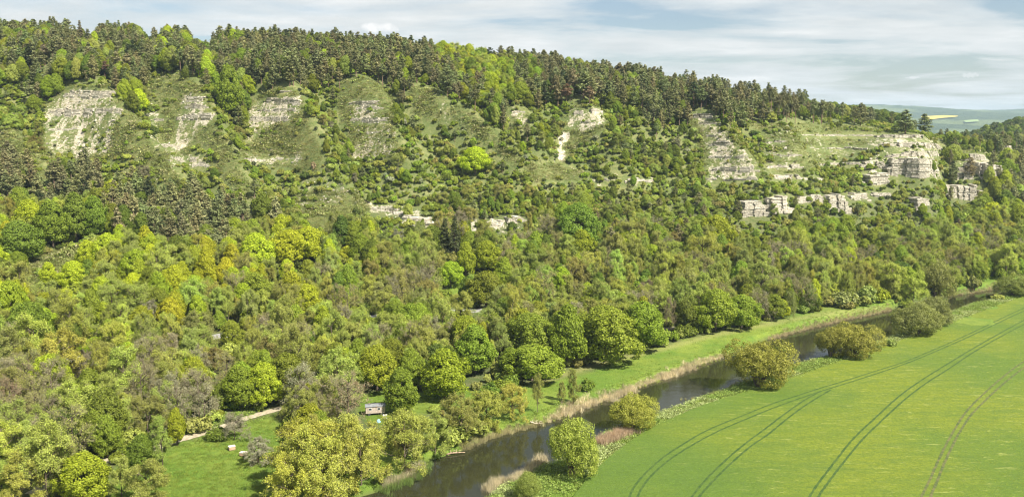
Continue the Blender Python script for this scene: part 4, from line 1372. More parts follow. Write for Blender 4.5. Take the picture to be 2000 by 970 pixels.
x, y, z, q = grid_points(5.0, 165, 1250)
far_ = q[:, 2] > 800
hgt = np.clip(rng.normal(11.5, 2.0, len(x)), 7, 16)
hpx = hgt * F / q[:, 2]
lt = letter(np.clip(q[:, 0], 0, 1999), np.clip(q[:, 1] - hpx * .5, 0, 999))
lt = np.where(q[:, 1] < 1000, lt, letter(np.clip(q[:, 0], 0, 1999), np.full(len(x), 970.0)))
ridge = (lt == ".") & (q[:, 1] - hpx * .5 < 330) & (q[:, 2] > 480)
lt = np.where(ridge & (q[:, 0] < 1000), "M", np.where(ridge & (q[:, 0] < 1725), "P", np.where(ridge & (q[:, 0] > 1940), "M", np.where(ridge, "S", lt))))
ok = allowed(x, y, z, q, hpx, hpx * .6, q[:, 2], True)
pxn = q[:, 0] + 10 * vnoise(x, y, 5, 61)
pyn = q[:, 1] + 6 * vnoise(x, y, 4, 62)
inop = np.zeros(len(x), bool)
for p in open_all:
    inop |= in_poly(pxn, pyn, p)
cy = q[:, 1] - hpx * .45
cover_open = np.zeros(len(x), bool)
for p in OPEN["slope"]:
    cover_open |= in_poly(q[:, 0], cy, p)
for p in OPEN["meadow"][1:4]:
    cover_open |= in_poly(q[:, 0], q[:, 1] - hpx * .6, p)
nearside = (poly_sd(x, y, river_poly) > -70) & (x > 0) & (seg_dist(x, y, near_l[:, :2]) < seg_dist(x, y, far_l[:, :2]))
for i in np.nonzero(ok & ~inop & ~nearside)[0]:
    if cover_open[i] and rng.random() < .85:
        continue
    X, Y, Z, (ux, uy, dep) = x[i], y[i], z[i], q[i]
    c, h = lt[i], hgt[i]
    rr = rng.random()
    yellow = max(0.0, 1 - abs(uy - 560) / 110) * max(0, 1 - max(0, ux - 420) / 330)       # the lime wood in the lower left is the brightest
    limes = [("yellow-lime", .35 + 3.0 * yellow), ("lime-green", 1.0), ("fresh green", .7 * (1 - yellow)), ("mid-green", .15)]
    greens = [("lime-green", .35), ("fresh green", 1), ("mid-green", .6), ("deep green", .12), ("yellow-lime", .06)]
    olives = [("olive-green", 1), ("yellow-olive", 1.0), ("brown-olive", .2), ("grey-green", .35), ("pale green", 1.0), ("grey", .06)]
    turn = rng.uniform(0, 6.28)
    wide = rng.uniform(.72, 1.12)
    if dep > 820:
        if rr < .9:
            k = "pine_tree" if rng.random() < .55 else "broadleaf_tree"
            plant(k, X, Y, Z, h * 1.05, int(rng.integers(len(MESHES[k]))), pick([("dull green", 1), ("dark green", .5)]) if k == "pine_tree" else pick([("mid-green", 1), ("deep green", 1), ("olive-green", .3)]), turn, 1.15)
        continue
    if c in "PM" and ux > 1290 and ux < 1760 and uy < 330:      # open pines on the falling skyline: bare stems, sky between
        if dep > 645 or (dep > 560 and rng.random() < .55):
            continue
        if dep > 560 and c == "P" and rng.random() < .75:
            plant("pine_tree", X, Y, Z, rng.uniform(8.5, 16.5), int(rng.choice([1, 3, 3])), pick([("dull green", 1.2), ("grey-brown green", 1.0)]), turn, rng.uniform(.8, 1.2))
            continue
    if c == "P":
        if rr < .88:
            plant("pine_tree", X, Y, Z, rng.uniform(8, 17), int(rng.integers(6)), pick([("dull green", 1.2), ("grey-brown green", 1.0), ("dark green", .12)]), turn, rng.uniform(.85, 1.45))
        elif rr < 1.1:
            plant("broadleaf_tree", X, Y, Z, rng.uniform(6, 12), int(rng.integers(8)), pick([("mid-green", 1), ("fresh green", .5)]), turn)
    elif c == "M":
        if rr < .52:
            plant("pine_tree", X, Y, Z, rng.uniform(10, 16), int(rng.integers(6)), pick([("dull green", 1), ("grey-brown green", 1)]), turn, rng.uniform(.9, 1.3))
        elif rr < .9:
            plant("broadleaf_tree", X, Y, Z, rng.uniform(9, 14), int(rng.integers(8)), pick([("lime-green", .5), ("fresh green", 1), ("mid-green", .7), ("olive-green", .4)]), turn, wide)
    elif c == "D":
        if rr < .64:
            plant("broadleaf_tree", X, Y, Z, h * rng.uniform(.55, 1.12), int(rng.integers(8)), pick(limes), turn, wide)
        elif rr < .93:
            plant("leafing_tree", X, Y, Z, h, int(rng.integers(6)), pick([("yellow-olive", 1), ("olive-green", 1), ("pale green", 1)]), turn, wide)
    elif c == "d":
        if rr < .6:
            plant("broadleaf_tree", X, Y, Z, h * rng.uniform(.8, 1.1), int(rng.integers(8)), pick(greens), turn, wide)
        elif rr < .95:
            plant("leafing_tree", X, Y, Z, h, int(rng.integers(6)), pick(olives), turn, wide)
    elif c == "O":
        if rr < .60:
            plant("leafing_tree", X, Y, Z, h * rng.uniform(.6, 1.2), int(rng.integers(6)), pick(olives), turn, wide * rng.uniform(.7, 1.0))
        elif rr < .71:
            plant("bare_tree", X, Y, Z, h, int(rng.integers(3)), pick([("brown-olive", 1), ("grey", 1)]), turn, wide)
        elif rr < .95:
            plant("broadleaf_tree", X, Y, Z, h * rng.uniform(.6, 1.0), int(rng.integers(8)), pick(greens), turn, wide)
    elif c == "B":
        if rr < .5:
            plant("bare_tree", X, Y, Z, h, int(rng.integers(3)), pick([("brown-olive", 1), ("grey", 1), ("rusty", .25)]), turn, wide)
        elif rr < .92:
            plant("leafing_tree", X, Y, Z, h, int(rng.integers(6)), pick([("brown-olive", 1), ("olive-green", 1.2), ("grey", .3)]), turn, wide)
    elif c == "Y":
        if rr < .9:
            plant("leafing_tree", X, Y, Z, h * 1.1, int(rng.integers(6)), pick([("golden", 1.2), ("yellow-olive", 1)]), turn, wide)
    elif c == "S":
        if rr < .34:
            plant("broadleaf_tree", X, Y, Z, rng.uniform(4, 7.5), int(rng.integers(8)), pick([("fresh green", 1), ("mid-green", 1.2), ("olive-green", .6), ("lime-green", .25)]), turn, wide)
        elif rr < .42:
            plant("pine_tree", X, Y, Z, rng.uniform(5, 10), int(rng.integers(6)), pick([("dull green", 1), ("grey-brown green", 1)]), turn, 1.3)
        elif rr < .56:
            plant("leafing_tree", X, Y, Z, rng.uniform(4.5, 8), int(rng.integers(6)), pick([("olive-green", 1), ("brown-olive", .4), ("pale green", .5), ("grey", .15)]), turn, 1.2)
    elif c == "s":
        if rr < .07:
            plant("broadleaf_tree", X, Y, Z, rng.uniform(3.5, 6), int(rng.integers(8)), pick([("mid-green", 1), ("fresh green", 1), ("olive-green", .5)]), turn, wide)
        elif rr < .11:
            plant("pine_tree", X, Y, Z, rng.uniform(4, 8), int(rng.integers(6)), "dull green", turn, 1.4)
n_trees = len(PLANTS)

# --- shrubs, junipers
x, y, z, q = grid_points(2.35, 170, 780)
hgt = np.clip(rng.gamma(5, .42, len(x)) + .5, 1.0, 4.5)
hpx = hgt * F / q[:, 2]
lt = letter(np.clip(q[:, 0], 0, 1999), np.clip(q[:, 1], 0, 999))
ok = allowed(x, y, z, q, hpx, hpx * 1.2, q[:, 2], False)
pxn = q[:, 0] + 9 * vnoise(x, y, 5, 71); pyn = q[:, 1] + 6 * vnoise(x, y, 4, 72)
ins, inm = np.zeros(len(x), bool), np.zeros(len(x), bool)
for p in OPEN["slope"]:
    ins |= in_poly(pxn + 14 * vnoise(x, y, 13, 74), pyn + 10 * vnoise(x, y, 11, 75), p)
for p in OPEN["meadow"]:
    inm |= in_poly(pxn, pyn, p)
thick = fbm(x, y, 16, 80)
nearside = (poly_sd(x, y, river_poly) > -70) & (x > 0) & (seg_dist(x, y, near_l[:, :2]) < seg_dist(x, y, far_l[:, :2]))
for i in np.nonzero(ok & ~inm & ~nearside)[0]:
    c, rr, dep = lt[i], rng.random(), q[i][2]
    turn = rng.uniform(0, 6.28)
    if ins[i]:
        if rr < .035:
            plant("juniper_bush", x[i], y[i], z[i], rng.uniform(1.1, 2.6), int(rng.integers(3)), pick([("dark green", 1), ("dull green", 1)]), turn, rng.uniform(.9, 1.7))
        elif rr < .035 + .50 * max(0, .26 + thick[i] * 1.6):
            plant("shrub", x[i], y[i], z[i], hgt[i] * rng.uniform(.35, .8), int(rng.integers(5)), pick([("mid-green", 1), ("olive-green", .8), ("fresh green", .5)]), turn)
        continue
    dens = {"s": .78, "S": .76, "g": .1, "P": .10, "M": .22, "D": .25, "d": .25, "O": .28, "B": .28, "Y": .2}.get(c, .12)
    if c in "sS":
        dens *= np.clip(1.0 + 1.0 * thick[i], .25, 1.45)
    if rr < dens:
        if c in "sS" and rng.random() < .04:
            plant("juniper_bush", x[i], y[i], z[i], rng.uniform(1.5, 3.2), int(rng.integers(3)), "dark green", turn, 1.4)
        else:
            plant("shrub", x[i], y[i], z[i], hgt[i] * (.85 if c in "sSg" else 1.2), int(rng.integers(5)), pick([("mid-green", .8), ("fresh green", 1.3), ("olive-green", .9), ("deep green", .2), ("brown-olive", .25), ("pale green", .25), ("grey-green", .12), ("white-blossomed", .025)]), turn, rng.uniform(.85, 1.25))
# bushes and thorn along the meadow edge of the wood
EDGE = [(1062, 738), (1090, 730), (1140, 716), (1225, 692), (1290, 670), (1400, 645), (1470, 636), (1500, 626), (1560, 610), (1620, 600), (1740, 586)]
for P in resample(on_ground(*np.array(EDGE, float).T), 3.0):
    if rng.random() < .6:
        X, Y = P[0] + rng.normal(0, 1.2), P[1] + rng.normal(3.0, 1.2)
        plant("shrub", X, Y, gz(X, Y), rng.uniform(1.5, 3.8), int(rng.integers(5)), pick([("fresh green", 1), ("mid-green", 1), ("olive-green", .6), ("grey-green", .5)]), rng.uniform(0, 6.28), 1.1)
print("PLANTS", len(PLANTS), "trees", n_trees)

# ------------------------------------------------------------------ which plants show largest: painter's buffer, nearest first
SC = 2
buf = np.zeros((490, 1000), bool)
PX = np.array([[p[1], p[2], p[3]] for p in PLANTS])
PQ = project(PX)
hh = np.array([p[4] for p in PLANTS]); halfw = np.array([HALF[p[0]] * p[4] * p[8] for p in PLANTS])
top = project(PX + np.stack([0 * hh, 0 * hh, hh], 1))
mid3 = PX + np.stack([0 * hh, 0 * hh, hh * .75], 1)
hid = np.zeros(len(PLANTS), bool)
for t_ in np.linspace(.15, .985, 60):        # hidden behind a spur?
    s = mid3 * t_ + np.array([0, 0, CAM_H]) * (1 - t_)
    hid |= gz(s[:, 0], s[:, 1]) > s[:, 2] + .3
area = np.zeros(len(PLANTS))
yy_, xx_ = np.mgrid[0:490, 0:1000]
for i in np.argsort(PQ[:, 2]):
    if hid[i]:
        continue
    cxp, y0, y1 = PQ[i, 0] / SC, top[i, 1] / SC, PQ[i, 1] / SC
    rw, rh = max(.6, halfw[i] * F / PQ[i, 2] / SC * .85), max(.6, (y1 - y0) / 2)
    cyp = (y0 + y1) / 2
    a, b_, c, d = int(max(0, cxp - rw)), int(min(999, cxp + rw)) + 1, int(max(0, cyp - rh)), int(min(489, cyp + rh)) + 1
    if a >= 1000 or c >= 490 or b_ <= a or d <= c:
        continue
    el = ((xx_[c:d, a:b_] + .5 - cxp) / rw) ** 2 + ((yy_[c:d, a:b_] + .5 - cyp) / rh) ** 2 <= 1
    sub = buf[c:d, a:b_]
    area[i] = (el & ~sub).sum() * SC * SC
    if PLANTS[i][0] not in ("leafing_tree", "bare_tree"):
        sub |= el
    else:
        sub |= el & (((xx_[c:d, a:b_] * 7 + yy_[c:d, a:b_] * 13) % 10) < 7)

LIMIT = {"broadleaf_tree": 300, "leafing_tree": 300, "bare_tree": 300, "pine_tree": 300, "spruce_tree": 300, "willow_tree": 300, "shrub": 300, "juniper_bush": 300}
kinds_ix = {}
for i, p in enumerate(PLANTS):
    kinds_ix.setdefault(p[0], []).append(i)
single_ix, mass_ix = [], {}
for k, ix in kinds_ix.items():
    ix = sorted(ix, key=lambda i: (-1e6 if PLANTS[i][9] else 0) - area[i])
    single_ix += [i for i in ix[:LIMIT[k]] if area[i] > 3 or PLANTS[i][9]]
    mass_ix[k] = [i for i in ix[LIMIT[k]:] if not (hid[i] and PQ[i, 2] > 655)]

# ------------------------------------------------------------------ labels: each says how the plant looks and by what it stands
MARKS = [(165, 205, "the widest pale crag"), (380, 212, "the small pointed white crag"), (542, 208, "the rounded white crag"), (714, 215, "the fourth spur's crag"), (1015, 230, "the tiny grey scar"),
         (1145, 228, "the fan-shaped crag"), (1092, 290, "the narrow scree chute"), (1415, 290, "the stepped white ledges"), (1535, 315, "the faint grey ledges"), (1775, 310, "the high banded cliff"), (1912, 325, "the far jutting cliff"),
         (1885, 375, "the lower block cliff"), (1495, 402, "the pillared cliff wall"), (1640, 398, "the squat rock buttress"), (1805, 398, "the small rock pillar"), (790, 420, "the slanting rock band"), (965, 438, "the broken rock band"),
         (1210, 350, "the thin rock strip"), (110, 520, "the grassy gap"), (930, 555, "the mid-wood clearing"), (1128, 440, "the lone dark dome"), (878, 465, "the dark spruces"), (1180, 655, "the largest meadow-edge dome"),
         (1420, 610, "the meadow-edge ball tree"), (735, 800, "the wooden wagon"), (682, 780, "the reddish bare tree"), (500, 860, "the crate meadow"), (620, 900, "the golden tree"), (870, 880, "the river bend"), (1250, 715, "the riverside meadow"),
         (1480, 710, "the big brown-olive tree"), (1645, 665, "the olive willow pair"), (1800, 620, "the grey willow clump"), (1905, 580, "the far river reach"), (150, 930, "the dirt track"), (178, 50, "the tallest skyline tree"), (400, 64, "the skyline's bright tree"),
         (452, 185, "the tall gully tree"), (928, 315, "the yellow slope tree"), (640, 410, "the grassy slope patch"), (1768, 240, "the single rim pine"), (738, 60, "the twin white cloud"), (330, 165, "the second spur's grassy top"), (710, 155, "the fourth spur's grassy top"),
         (860, 195, "the curved grass spur"), (150, 705, "the roadside glimpse"), (585, 480, "the yellow twin trees"), (300, 520, "the lime wood"), (1308, 610, "the reddish slender tree"), (1690, 575, "the grey thorn bushes"), (1550, 190, "the skyline's open pines"), (1840, 230, "the yellow field"), (60, 300, "the first grass spur"), (230, 650, "the golden-green wood"), (1990, 300, "the quarry cliff")]
MK = np.array([(a, b_) for a, b_, _ in MARKS], float)
KINDWORD = {"broadleaf_tree": "leafy tree", "leafing_tree": "half-leafed tree", "bare_tree": "bare tree", "pine_tree": "pine", "spruce_tree": "spruce", "willow_tree": "willow", "shrub": "shrub", "juniper_bush": "juniper bush"}
GROUPS = {"broadleaf_tree": "leafy trees of the valley wood", "leafing_tree": "half-leafed trees of the valley wood", "bare_tree": "bare trees of the valley wood", "pine_tree": "pines of the ridge and slope", "spruce_tree": "dark spruces", "willow_tree": "willows along the river", "shrub": "shrubs on slope and wood edge", "juniper_bush": "junipers on the slope"}
ORD = ["first", "second", "third", "fourth", "fifth", "sixth", "seventh", "eighth", "ninth", "tenth", "eleventh", "twelfth", "thirteenth", "fourteenth", "fifteenth", "sixteenth", "seventeenth", "eighteenth", "nineteenth", "twentieth"]
labels = {}
clash = {}
for i in single_ix:
    p = PLANTS[i]
    if p[9]:
        labels[i] = p[9]
        continue
    ux, uy = PQ[i, 0], (PQ[i, 1] + top[i, 1]) / 2
    j = int(np.argmin(np.hypot(MK[:, 0] - ux, (MK[:, 1] - uy) * 1.3)))
    dx, dy = ux - MK[j, 0], uy - MK[j, 1]
    d = math.hypot(dx, dy)
    rel = "beside" if d < 26 else (("right of" if dx > 0 else "left of") if abs(dx) > abs(dy) * 1.2 else ("below" if dy > 0 else "above"))
    if d > 120 and rel != "beside":
        rel = "well " + rel
    hr = p[4] / {"shrub": 2.4, "juniper_bush": 2.0, "pine_tree": 13.0}.get(p[0], 11.0)
    size = "small" if hr < .72 else ("tall" if hr > 1.14 else "")
    shp = SHAPES[p[0]][p[5]]
    if shp in ("low", "upright") and p[0] == "shrub":
        size = ""
    txt = " ".join(v for v in (size, p[6] if p[6] != "white-blossomed" else "white-blossomed", shp, KINDWORD[p[0]], rel, MARKS[j][2]) if v)
    clash.setdefault((p[0], txt), []).append(i)
for (k, txt), ix in clash.items():
    if len(ix) == 1:
        labels[ix[0]] = txt
        continue
    ix.sort(key=lambda i: PQ[i, 0])
    for n_, i in enumerate(ix):
        labels[i] = f"{txt}, {ORD[min(n_, 19)]} from left"

# ------------------------------------------------------------------ the plants that count one by one
def place_plant(i):
    kind, X, Y, Z, h, var, colr, turn, wide, _lab, rgb = PLANTS[i]
    s = h / REF[kind]
    me = MESHES[kind][var % len(MESHES[kind])]
    lab = labels[i]
    if isinstance(me, tuple):
        root = thing(kind, lab, "pine" if kind == "pine_tree" else "tree" if kind != "spruce_tree" else "spruce", (X, Y, Z), turn, GROUPS[kind])
        root.scale = (s * wide, s * wide, s)
        for nm, m_ in zip(("trunk", "crown"), me):
            o = bpy.data.objects.new(nm, m_)
            o.parent = root
            o["tint"] = rgb
            COL.objects.link(o)
    else:
        o = obj(kind, me, None, (X, Y, Z))
        o.rotation_euler = (0, 0, turn)
        o.scale = (s * wide, s * wide, s)
        o["tint"] = rgb
        tag(o, lab, "juniper" if kind == "juniper_bush" else "shrub", GROUPS[kind])


for i in single_ix:
    place_plant(i)

# ------------------------------------------------------------------ the rest of wood and scrub: one object of each kind, grown from points
def source_set(name, items):
    """The meshes to scatter."""
    c = bpy.data.collections.new(name)
    for k, me in enumerate(items):
        o = bpy.data.objects.new(f"{name}_{k:03d}", me)
        c.objects.link(o)
    return c


def scatter(name, P, turn, scl, idx, tint, coll, label=None):
    n = len(P)
    me = bpy.data.meshes.new(name)
    me.vertices.add(n)
    me.vertices.foreach_set("co", np.asarray(P, np.float32).reshape(-1))
    a = me.attributes.new("turn", "FLOAT_VECTOR", "POINT")
    t3 = np.zeros((n, 3), np.float32); t3[:, 2] = turn
    a.data.foreach_set("vector", t3.reshape(-1))
    a = me.attributes.new("scl", "FLOAT_VECTOR", "POINT")
    a.data.foreach_set("vector", np.asarray(scl, np.float32).reshape(-1))
    a = me.attributes.new("idx", "INT", "POINT")
    a.data.foreach_set("value", np.asarray(idx, np.int32))
    a = me.attributes.new("tint", "FLOAT_VECTOR", "POINT")
    a.data.foreach_set("vector", np.asarray(tint, np.float32).reshape(-1))
    o = obj(name, me)
    ng = bpy.data.node_groups.new(name, "GeometryNodeTree")
    ng.interface.new_socket("Geometry", in_out="INPUT", socket_type="NodeSocketGeometry")
    ng.interface.new_socket("Geometry", in_out="OUTPUT", socket_type="NodeSocketGeometry")
    gi, go = ng.nodes.new("NodeGroupInput"), ng.nodes.new("NodeGroupOutput")
    m2p = ng.nodes.new("GeometryNodeMeshToPoints")
    iop = ng.nodes.new("GeometryNodeInstanceOnPoints")
    ci = ng.nodes.new("GeometryNodeCollectionInfo")
    ci.inputs["Collection"].default_value = coll
    ci.inputs["Separate Children"].default_value = True
    ci.inputs["Reset Children"].default_value = True
    iop.inputs["Pick Instance"].default_value = True

    def named(nm, ty):
        n_ = ng.nodes.new("GeometryNodeInputNamedAttribute")
        n_.data_type = ty
        n_.inputs["Name"].default_value = nm
        return n_.outputs["Attribute"]
    e2r = ng.nodes.new("FunctionNodeEulerToRotation")
    l = ng.links.new
    l(named("turn", "FLOAT_VECTOR"), e2r.inputs[0])
    l(gi.outputs[0], m2p.inputs["Mesh"]); l(m2p.outputs[0], iop.inputs["Points"]); l(ci.outputs[0], iop.inputs["Instance"])
    l(named("idx", "INT"), iop.inputs["Instance Index"]); l(e2r.outputs[0], iop.inputs["Rotation"]); l(named("scl", "FLOAT_VECTOR"), iop.inputs["Scale"])
    l(iop.outputs[0], go.inputs[0])
    md = o.modifiers.new("growth", "NODES")
    md.node_group = ng
    return tag(o, label, None, None, "stuff")


MASSNAME = {"broadleaf_tree": ("broadleaf_wood", "dense leafy green wood covering the lower slope"), "leafing_tree": ("half_leafed_wood", "olive half-leafed wood filling the valley side"), "bare_tree": ("bare_wood", "bare brown trees scattered through the wood"),
            "pine_tree": ("pine_wood", "grey-green pine wood along the ridge top"), "shrub": ("scrub", "green scrub covering the valley slope"), "juniper_bush": ("juniper_scrub", "dark junipers dotted over the slope"), "willow_tree": ("willow_scrub", "willow scrub"), "spruce_tree": ("spruce_wood", "spruce wood")}
for k, ix in mass_ix.items():
    if not ix:
        continue
    ms = [m_ if isinstance(m_, tuple) else (m_,) for m_ in MESHES[k]]
    np_ = len(ms[0])
    src = source_set(MASSNAME[k][0] + "_plants", [q_ for m_ in ms for q_ in m_])
    P, T, S, I, Ti = [], [], [], [], []
    for i in ix:
        kind, X, Y, Z, h, var, colr, turn, wide, _l, rgb = PLANTS[i]
        s = h / REF[kind]
        for part in range(np_):
            if part == 0 and np_ == 2 and hid[i]:
                continue
            P.append((X, Y, Z)); T.append(turn); S.append((s * wide, s * wide, s)); I.append((var % len(ms)) * np_ + part); Ti.append(rgb)
    scatter(MASSNAME[k][0], P, T, S, I, Ti, src, MASSNAME[k][1])
print("SINGLE", len(single_ix), "MASS", {k: len(v) for k, v in mass_ix.items()})

# ------------------------------------------------------------------ limestone crags: every ledge a row of jointed blocks in beds
LEDGE_TOPS = []


def ledge_mesh(spec, r):
    x0, t0, b0, x1, t1, b1 = spec
    n = max(6, int(abs(x1 - x0) / 2.5))
    xs = np.linspace(x0, x1, n)
    wob = np.convolve(r.normal(0, 1.0, n + 4), np.ones(5) / 5, "valid") * 1.3
    bot, top_ = np.linspace(b0, b1, n) + wob, np.linspace(t0, t1, n) + wob
    P = on_ground(xs, bot)
    dep = project(P)[:, 2]
    Yq = np.convolve(np.pad(P[:, 1], 3, "edge"), np.ones(7) / 7, "valid")
    P = at_y(xs, bot, Yq)
    hgt_ = (bot - top_) * dep / F * 1.02
    P[:, 2] -= 0.2
    s = np.r_[0, np.cumsum(np.linalg.norm(np.diff(P[:, :2], axis=0), axis=1))]
    g = Geo()
    hm = float(np.median(hgt_))
    NB = max(1, int(round(hm / (.8 if hm > 5 else .62))))
    cuts = np.sort(np.r_[0, (np.arange(1, NB) + r.uniform(-.3, .3, NB - 1)) / NB, 1])
    boff = r.uniform(-.38, .30, NB)
    d = 0.0
    phase = r.uniform(0, 50)
    high = hgt_.max()
    while d < s[-1]:
        wd = r.gamma(3.0, .55) + .6
        c = min(d + wd / 2, s[-1])
        p = np.array([np.interp(c, s, P[:, k]) for k in range(3)])
        a = np.array([np.interp(min(s[-1], c + .6), s, P[:, k]) - np.interp(max(0, c - .6), s, P[:, k]) for k in range(2)])
        ang = math.atan2(a[1], a[0])
        out = np.array([math.sin(ang), -math.cos(ang)])
        h = float(np.interp(c, s, hgt_)) * r.uniform(.93, 1.05) * (1 + .14 * float(vnoise(np.array([c + phase]), np.array([9.0]), 6.0, 91)[0]))
        endf = min(1.0, .25 + min(c, s[-1] - c) / (3.5 if high > 4 else 2.0))
        h *= endf
        if r.random() < (.12 if high < 5 else .03):
            d += wd; continue
        col = float(vnoise(np.array([c + phase]), np.array([0.0]), 4.5, 90)[0]) * min(1.1, h * .2) + (r.choice([0, 0, 0, 0, -.9]) if high > 4 else r.uniform(-.15, .15))
        nb = int(np.clip(np.sum(cuts[1:] * hm <= h * 1.06), 1, NB))
        h = hm
        if nb > 2 and r.random() < .25:
            nb -= 1
        for j in range(nb):
            z0, z1 = p[2] + h * cuts[j] - (.8 if j == 0 else 0), p[2] + h * cuts[j + 1] - .02
            f_ = .2 + col - j * (.24 if high < 6 else .12) + boff[j] + r.uniform(-.1, .1)
            dp = h / .62 + 2.2 + f_
            ww = wd * r.uniform(1.02, 1.35)
            sh_ = r.uniform(-.55, .55)
            k = len(g.v)
            for z in (z0, z1):
                for sx, sy in ((-.5, 0), (.5, 0), (.5, 1), (-.5, 1)):
                    o2 = out * (f_ + r.uniform(-.12, .12)) * (1 - sy) - out * (dp - f_) * sy
                    x_ = p[0] + math.cos(ang) * (sx * ww + sh_) + o2[0] + r.uniform(-.07, .07)
                    y_ = p[1] + math.sin(ang) * (sx * ww + sh_) + o2[1]
                    g.v.append((x_, y_, z + r.uniform(-.06, .06) * (sy == 0)))
            g.f += [(k + 4, k + 5, k + 6, k + 7)] + [(k + i, k + (i + 1) % 4, k + 4 + (i + 1) % 4, k + 4 + i) for i in range(4)] + [(k + 3, k + 2, k + 1, k)]
            g.m += [0] * 6
        for _q in range(nb):
            if r.random() < .45:
                jb = r.integers(0, nb)
                LEDGE_TOPS.append((p[0] + out[0] * (.1 - jb * .16), p[1] + out[1] * (.1 - jb * .16), p[2] + hm * cuts[jb]))
        for _q in range(2):
            b2 = r.uniform(.2, 2.4)
            LEDGE_TOPS.append((p[0] + math.cos(ang) * r.uniform(-.5, .5) * wd - out[0] * b2, p[1] + math.sin(ang) * r.uniform(-.5, .5) * wd - out[1] * b2, p[2] + h * cuts[nb]))
        d += wd
    return g.mesh("rock_ledge", m_rock), P.mean(0)


for k, (lab, led) in enumerate(CRAGS):
    r = np.random.default_rng(900 + k)
    got = [ledge_mesh(s_, r) for s_ in led]
    base = got[0][1]
    root = thing("limestone_crag", lab, "crag", tuple(base), 0, "limestone crags on the valley side")
    for me, _c in got:
        me.transform(__import__("mathutils").Matrix.Translation(-Vector(base)))
        obj("rock_ledge", me, root)

# ------------------------------------------------------------------ loose stones on the screes
g = Geo()
r = np.random.default_rng(77)


def make_stone(seed):
    r = np.random.default_rng(seed)
    q = Geo(); q.box((0, 0, .15), (1, .8, .6), 0, 0, .6)
    v = np.array(q.v) + r.normal(0, .09, (8, 3))
    return mesh_from("stone", v, q.f, [m_rock])


STONES = source_set("loose_stones", [make_stone(k) for k in range(4)])
P, T, S, I = [], [], [], []
for poly, k in ROCKY:
    b_ = np.array(poly, float)
    if b_[:, 1].min() > 470:
        continue
    a_ = (b_[:, 0].max() - b_[:, 0].min()) * (b_[:, 1].max() - b_[:, 1].min())
    n = int(a_ * .045 * k)
    qx, qy = r.uniform(b_[:, 0].min() - 4, b_[:, 0].max() + 4, n), r.uniform(b_[:, 1].min(), b_[:, 1].max() + 5, n)
    ok = in_poly(qx, qy, [(u_, v_) for u_, v_ in poly])
    if ok.any():
        for q in on_ground(qx[ok], qy[ok]):
            s_ = r.gamma(2.2, .16) + .12
            P.append(q); T.append(r.uniform(0, 6.3)); S.append((s_ * r.uniform(.8, 1.5), s_, s_ * r.uniform(.5, 1))); I.append(r.integers(4))
scatter("rubble", P, T, S, I, np.ones((len(P), 3)), STONES, "loose pale limestone rubble on the screes")

# ------------------------------------------------------------------ reeds, bank weeds, grass
REEDS = source_set("reed_tufts", REED)
HERBS = source_set("bank_herbs", HERB)
TUFTS = source_set("grass_tufts", GRASS)


def along(px_line, n, wide, r, z=0.0, px_shift=0.0):
    q = resample(on_ground(*np.array(px_line, float).T), .5)
    i = r.integers(0, len(q), n)
    d = np.gradient(q[:, :2], axis=0); d /= np.linalg.norm(d, axis=1)[:, None] + 1e-9
    o = r.normal(0, wide, n)
    x, y = q[i, 0] - d[i, 1] * o + r.uniform(-.3, .3, n), q[i, 1] + d[i, 0] * o + r.uniform(-.3, .3, n)
    return x, y


REED_LINES = [  # photo line, how many, spread, height, colour
    ([(905, 878), (935, 863), (962, 851), (1000, 840), (1058, 830)], 380, .5, .55, (.36, .33, .18)),
    ([(1066, 824), (1098, 808), (1132, 794), (1200, 772), (1258, 750), (1300, 732), (1372, 706), (1420, 692)], 900, .4, .5, (.56, .49, .34)),
    ([(1098, 812), (1132, 797), (1160, 788)], 160, .9, .8, (.56, .49, .34)), ([(1180, 782), (1240, 762)], 150, .9, .75, (.56, .49, .34)), ([(1290, 741), (1350, 720)], 160, .8, .7, (.54, .47, .33)),
    ([(1500, 661), (1560, 646), (1640, 626), (1740, 605)], 560, .6, .5, (.42, .36, .23)),
    ([(1040, 838), (1180, 786), (1300, 738), (1400, 704)], 260, .8, .35, (.32, .36, .10)),
    ([(1172, 868), (1195, 856), (1228, 843)], 320, 1.0, .8, (.44, .33, .24)),
    ([(952, 972), (978, 952), (1006, 938), (1062, 908)], 300, .6, .8, (.52, .46, .33)),
    ([(752, 950), (790, 935), (826, 914)], 280, .5, .7, (.48, .42, .29)),
    ([(740, 962), (800, 940), (832, 912)], 250, 1.2, .7, (.17, .24, .06)),
    ([(1850, 576), (1905, 569), (1960, 558)], 200, .5, .5, (.42, .36, .24)),
    ([(1330, 790), (1400, 768), (1450, 748)], 60, .5, .4, (.36, .34, .16)),
]
P, T, S, I, Ti = [], [], [], [], []
for line, n, wd, h, c in REED_LINES:
    x, y = along(line, n, wd, r)
    z = np.maximum(gz(x, y), WATER_Z)
    for a, b_, cc in zip(x, y, z):
        s_ = h * r.uniform(.45, 1.3)
        P.append((a, b_, cc)); T.append(r.uniform(0, 6.3)); S.append((s_ * 1.1, s_ * 1.1, s_)); I.append(r.integers(3))
        f_ = r.uniform(.55, 1.4); Ti.append(tuple(min(.8, v * f_) for v in c))
scatter("reeds", P, T, S, I, Ti, REEDS, "pale dry reeds fringing the river banks")

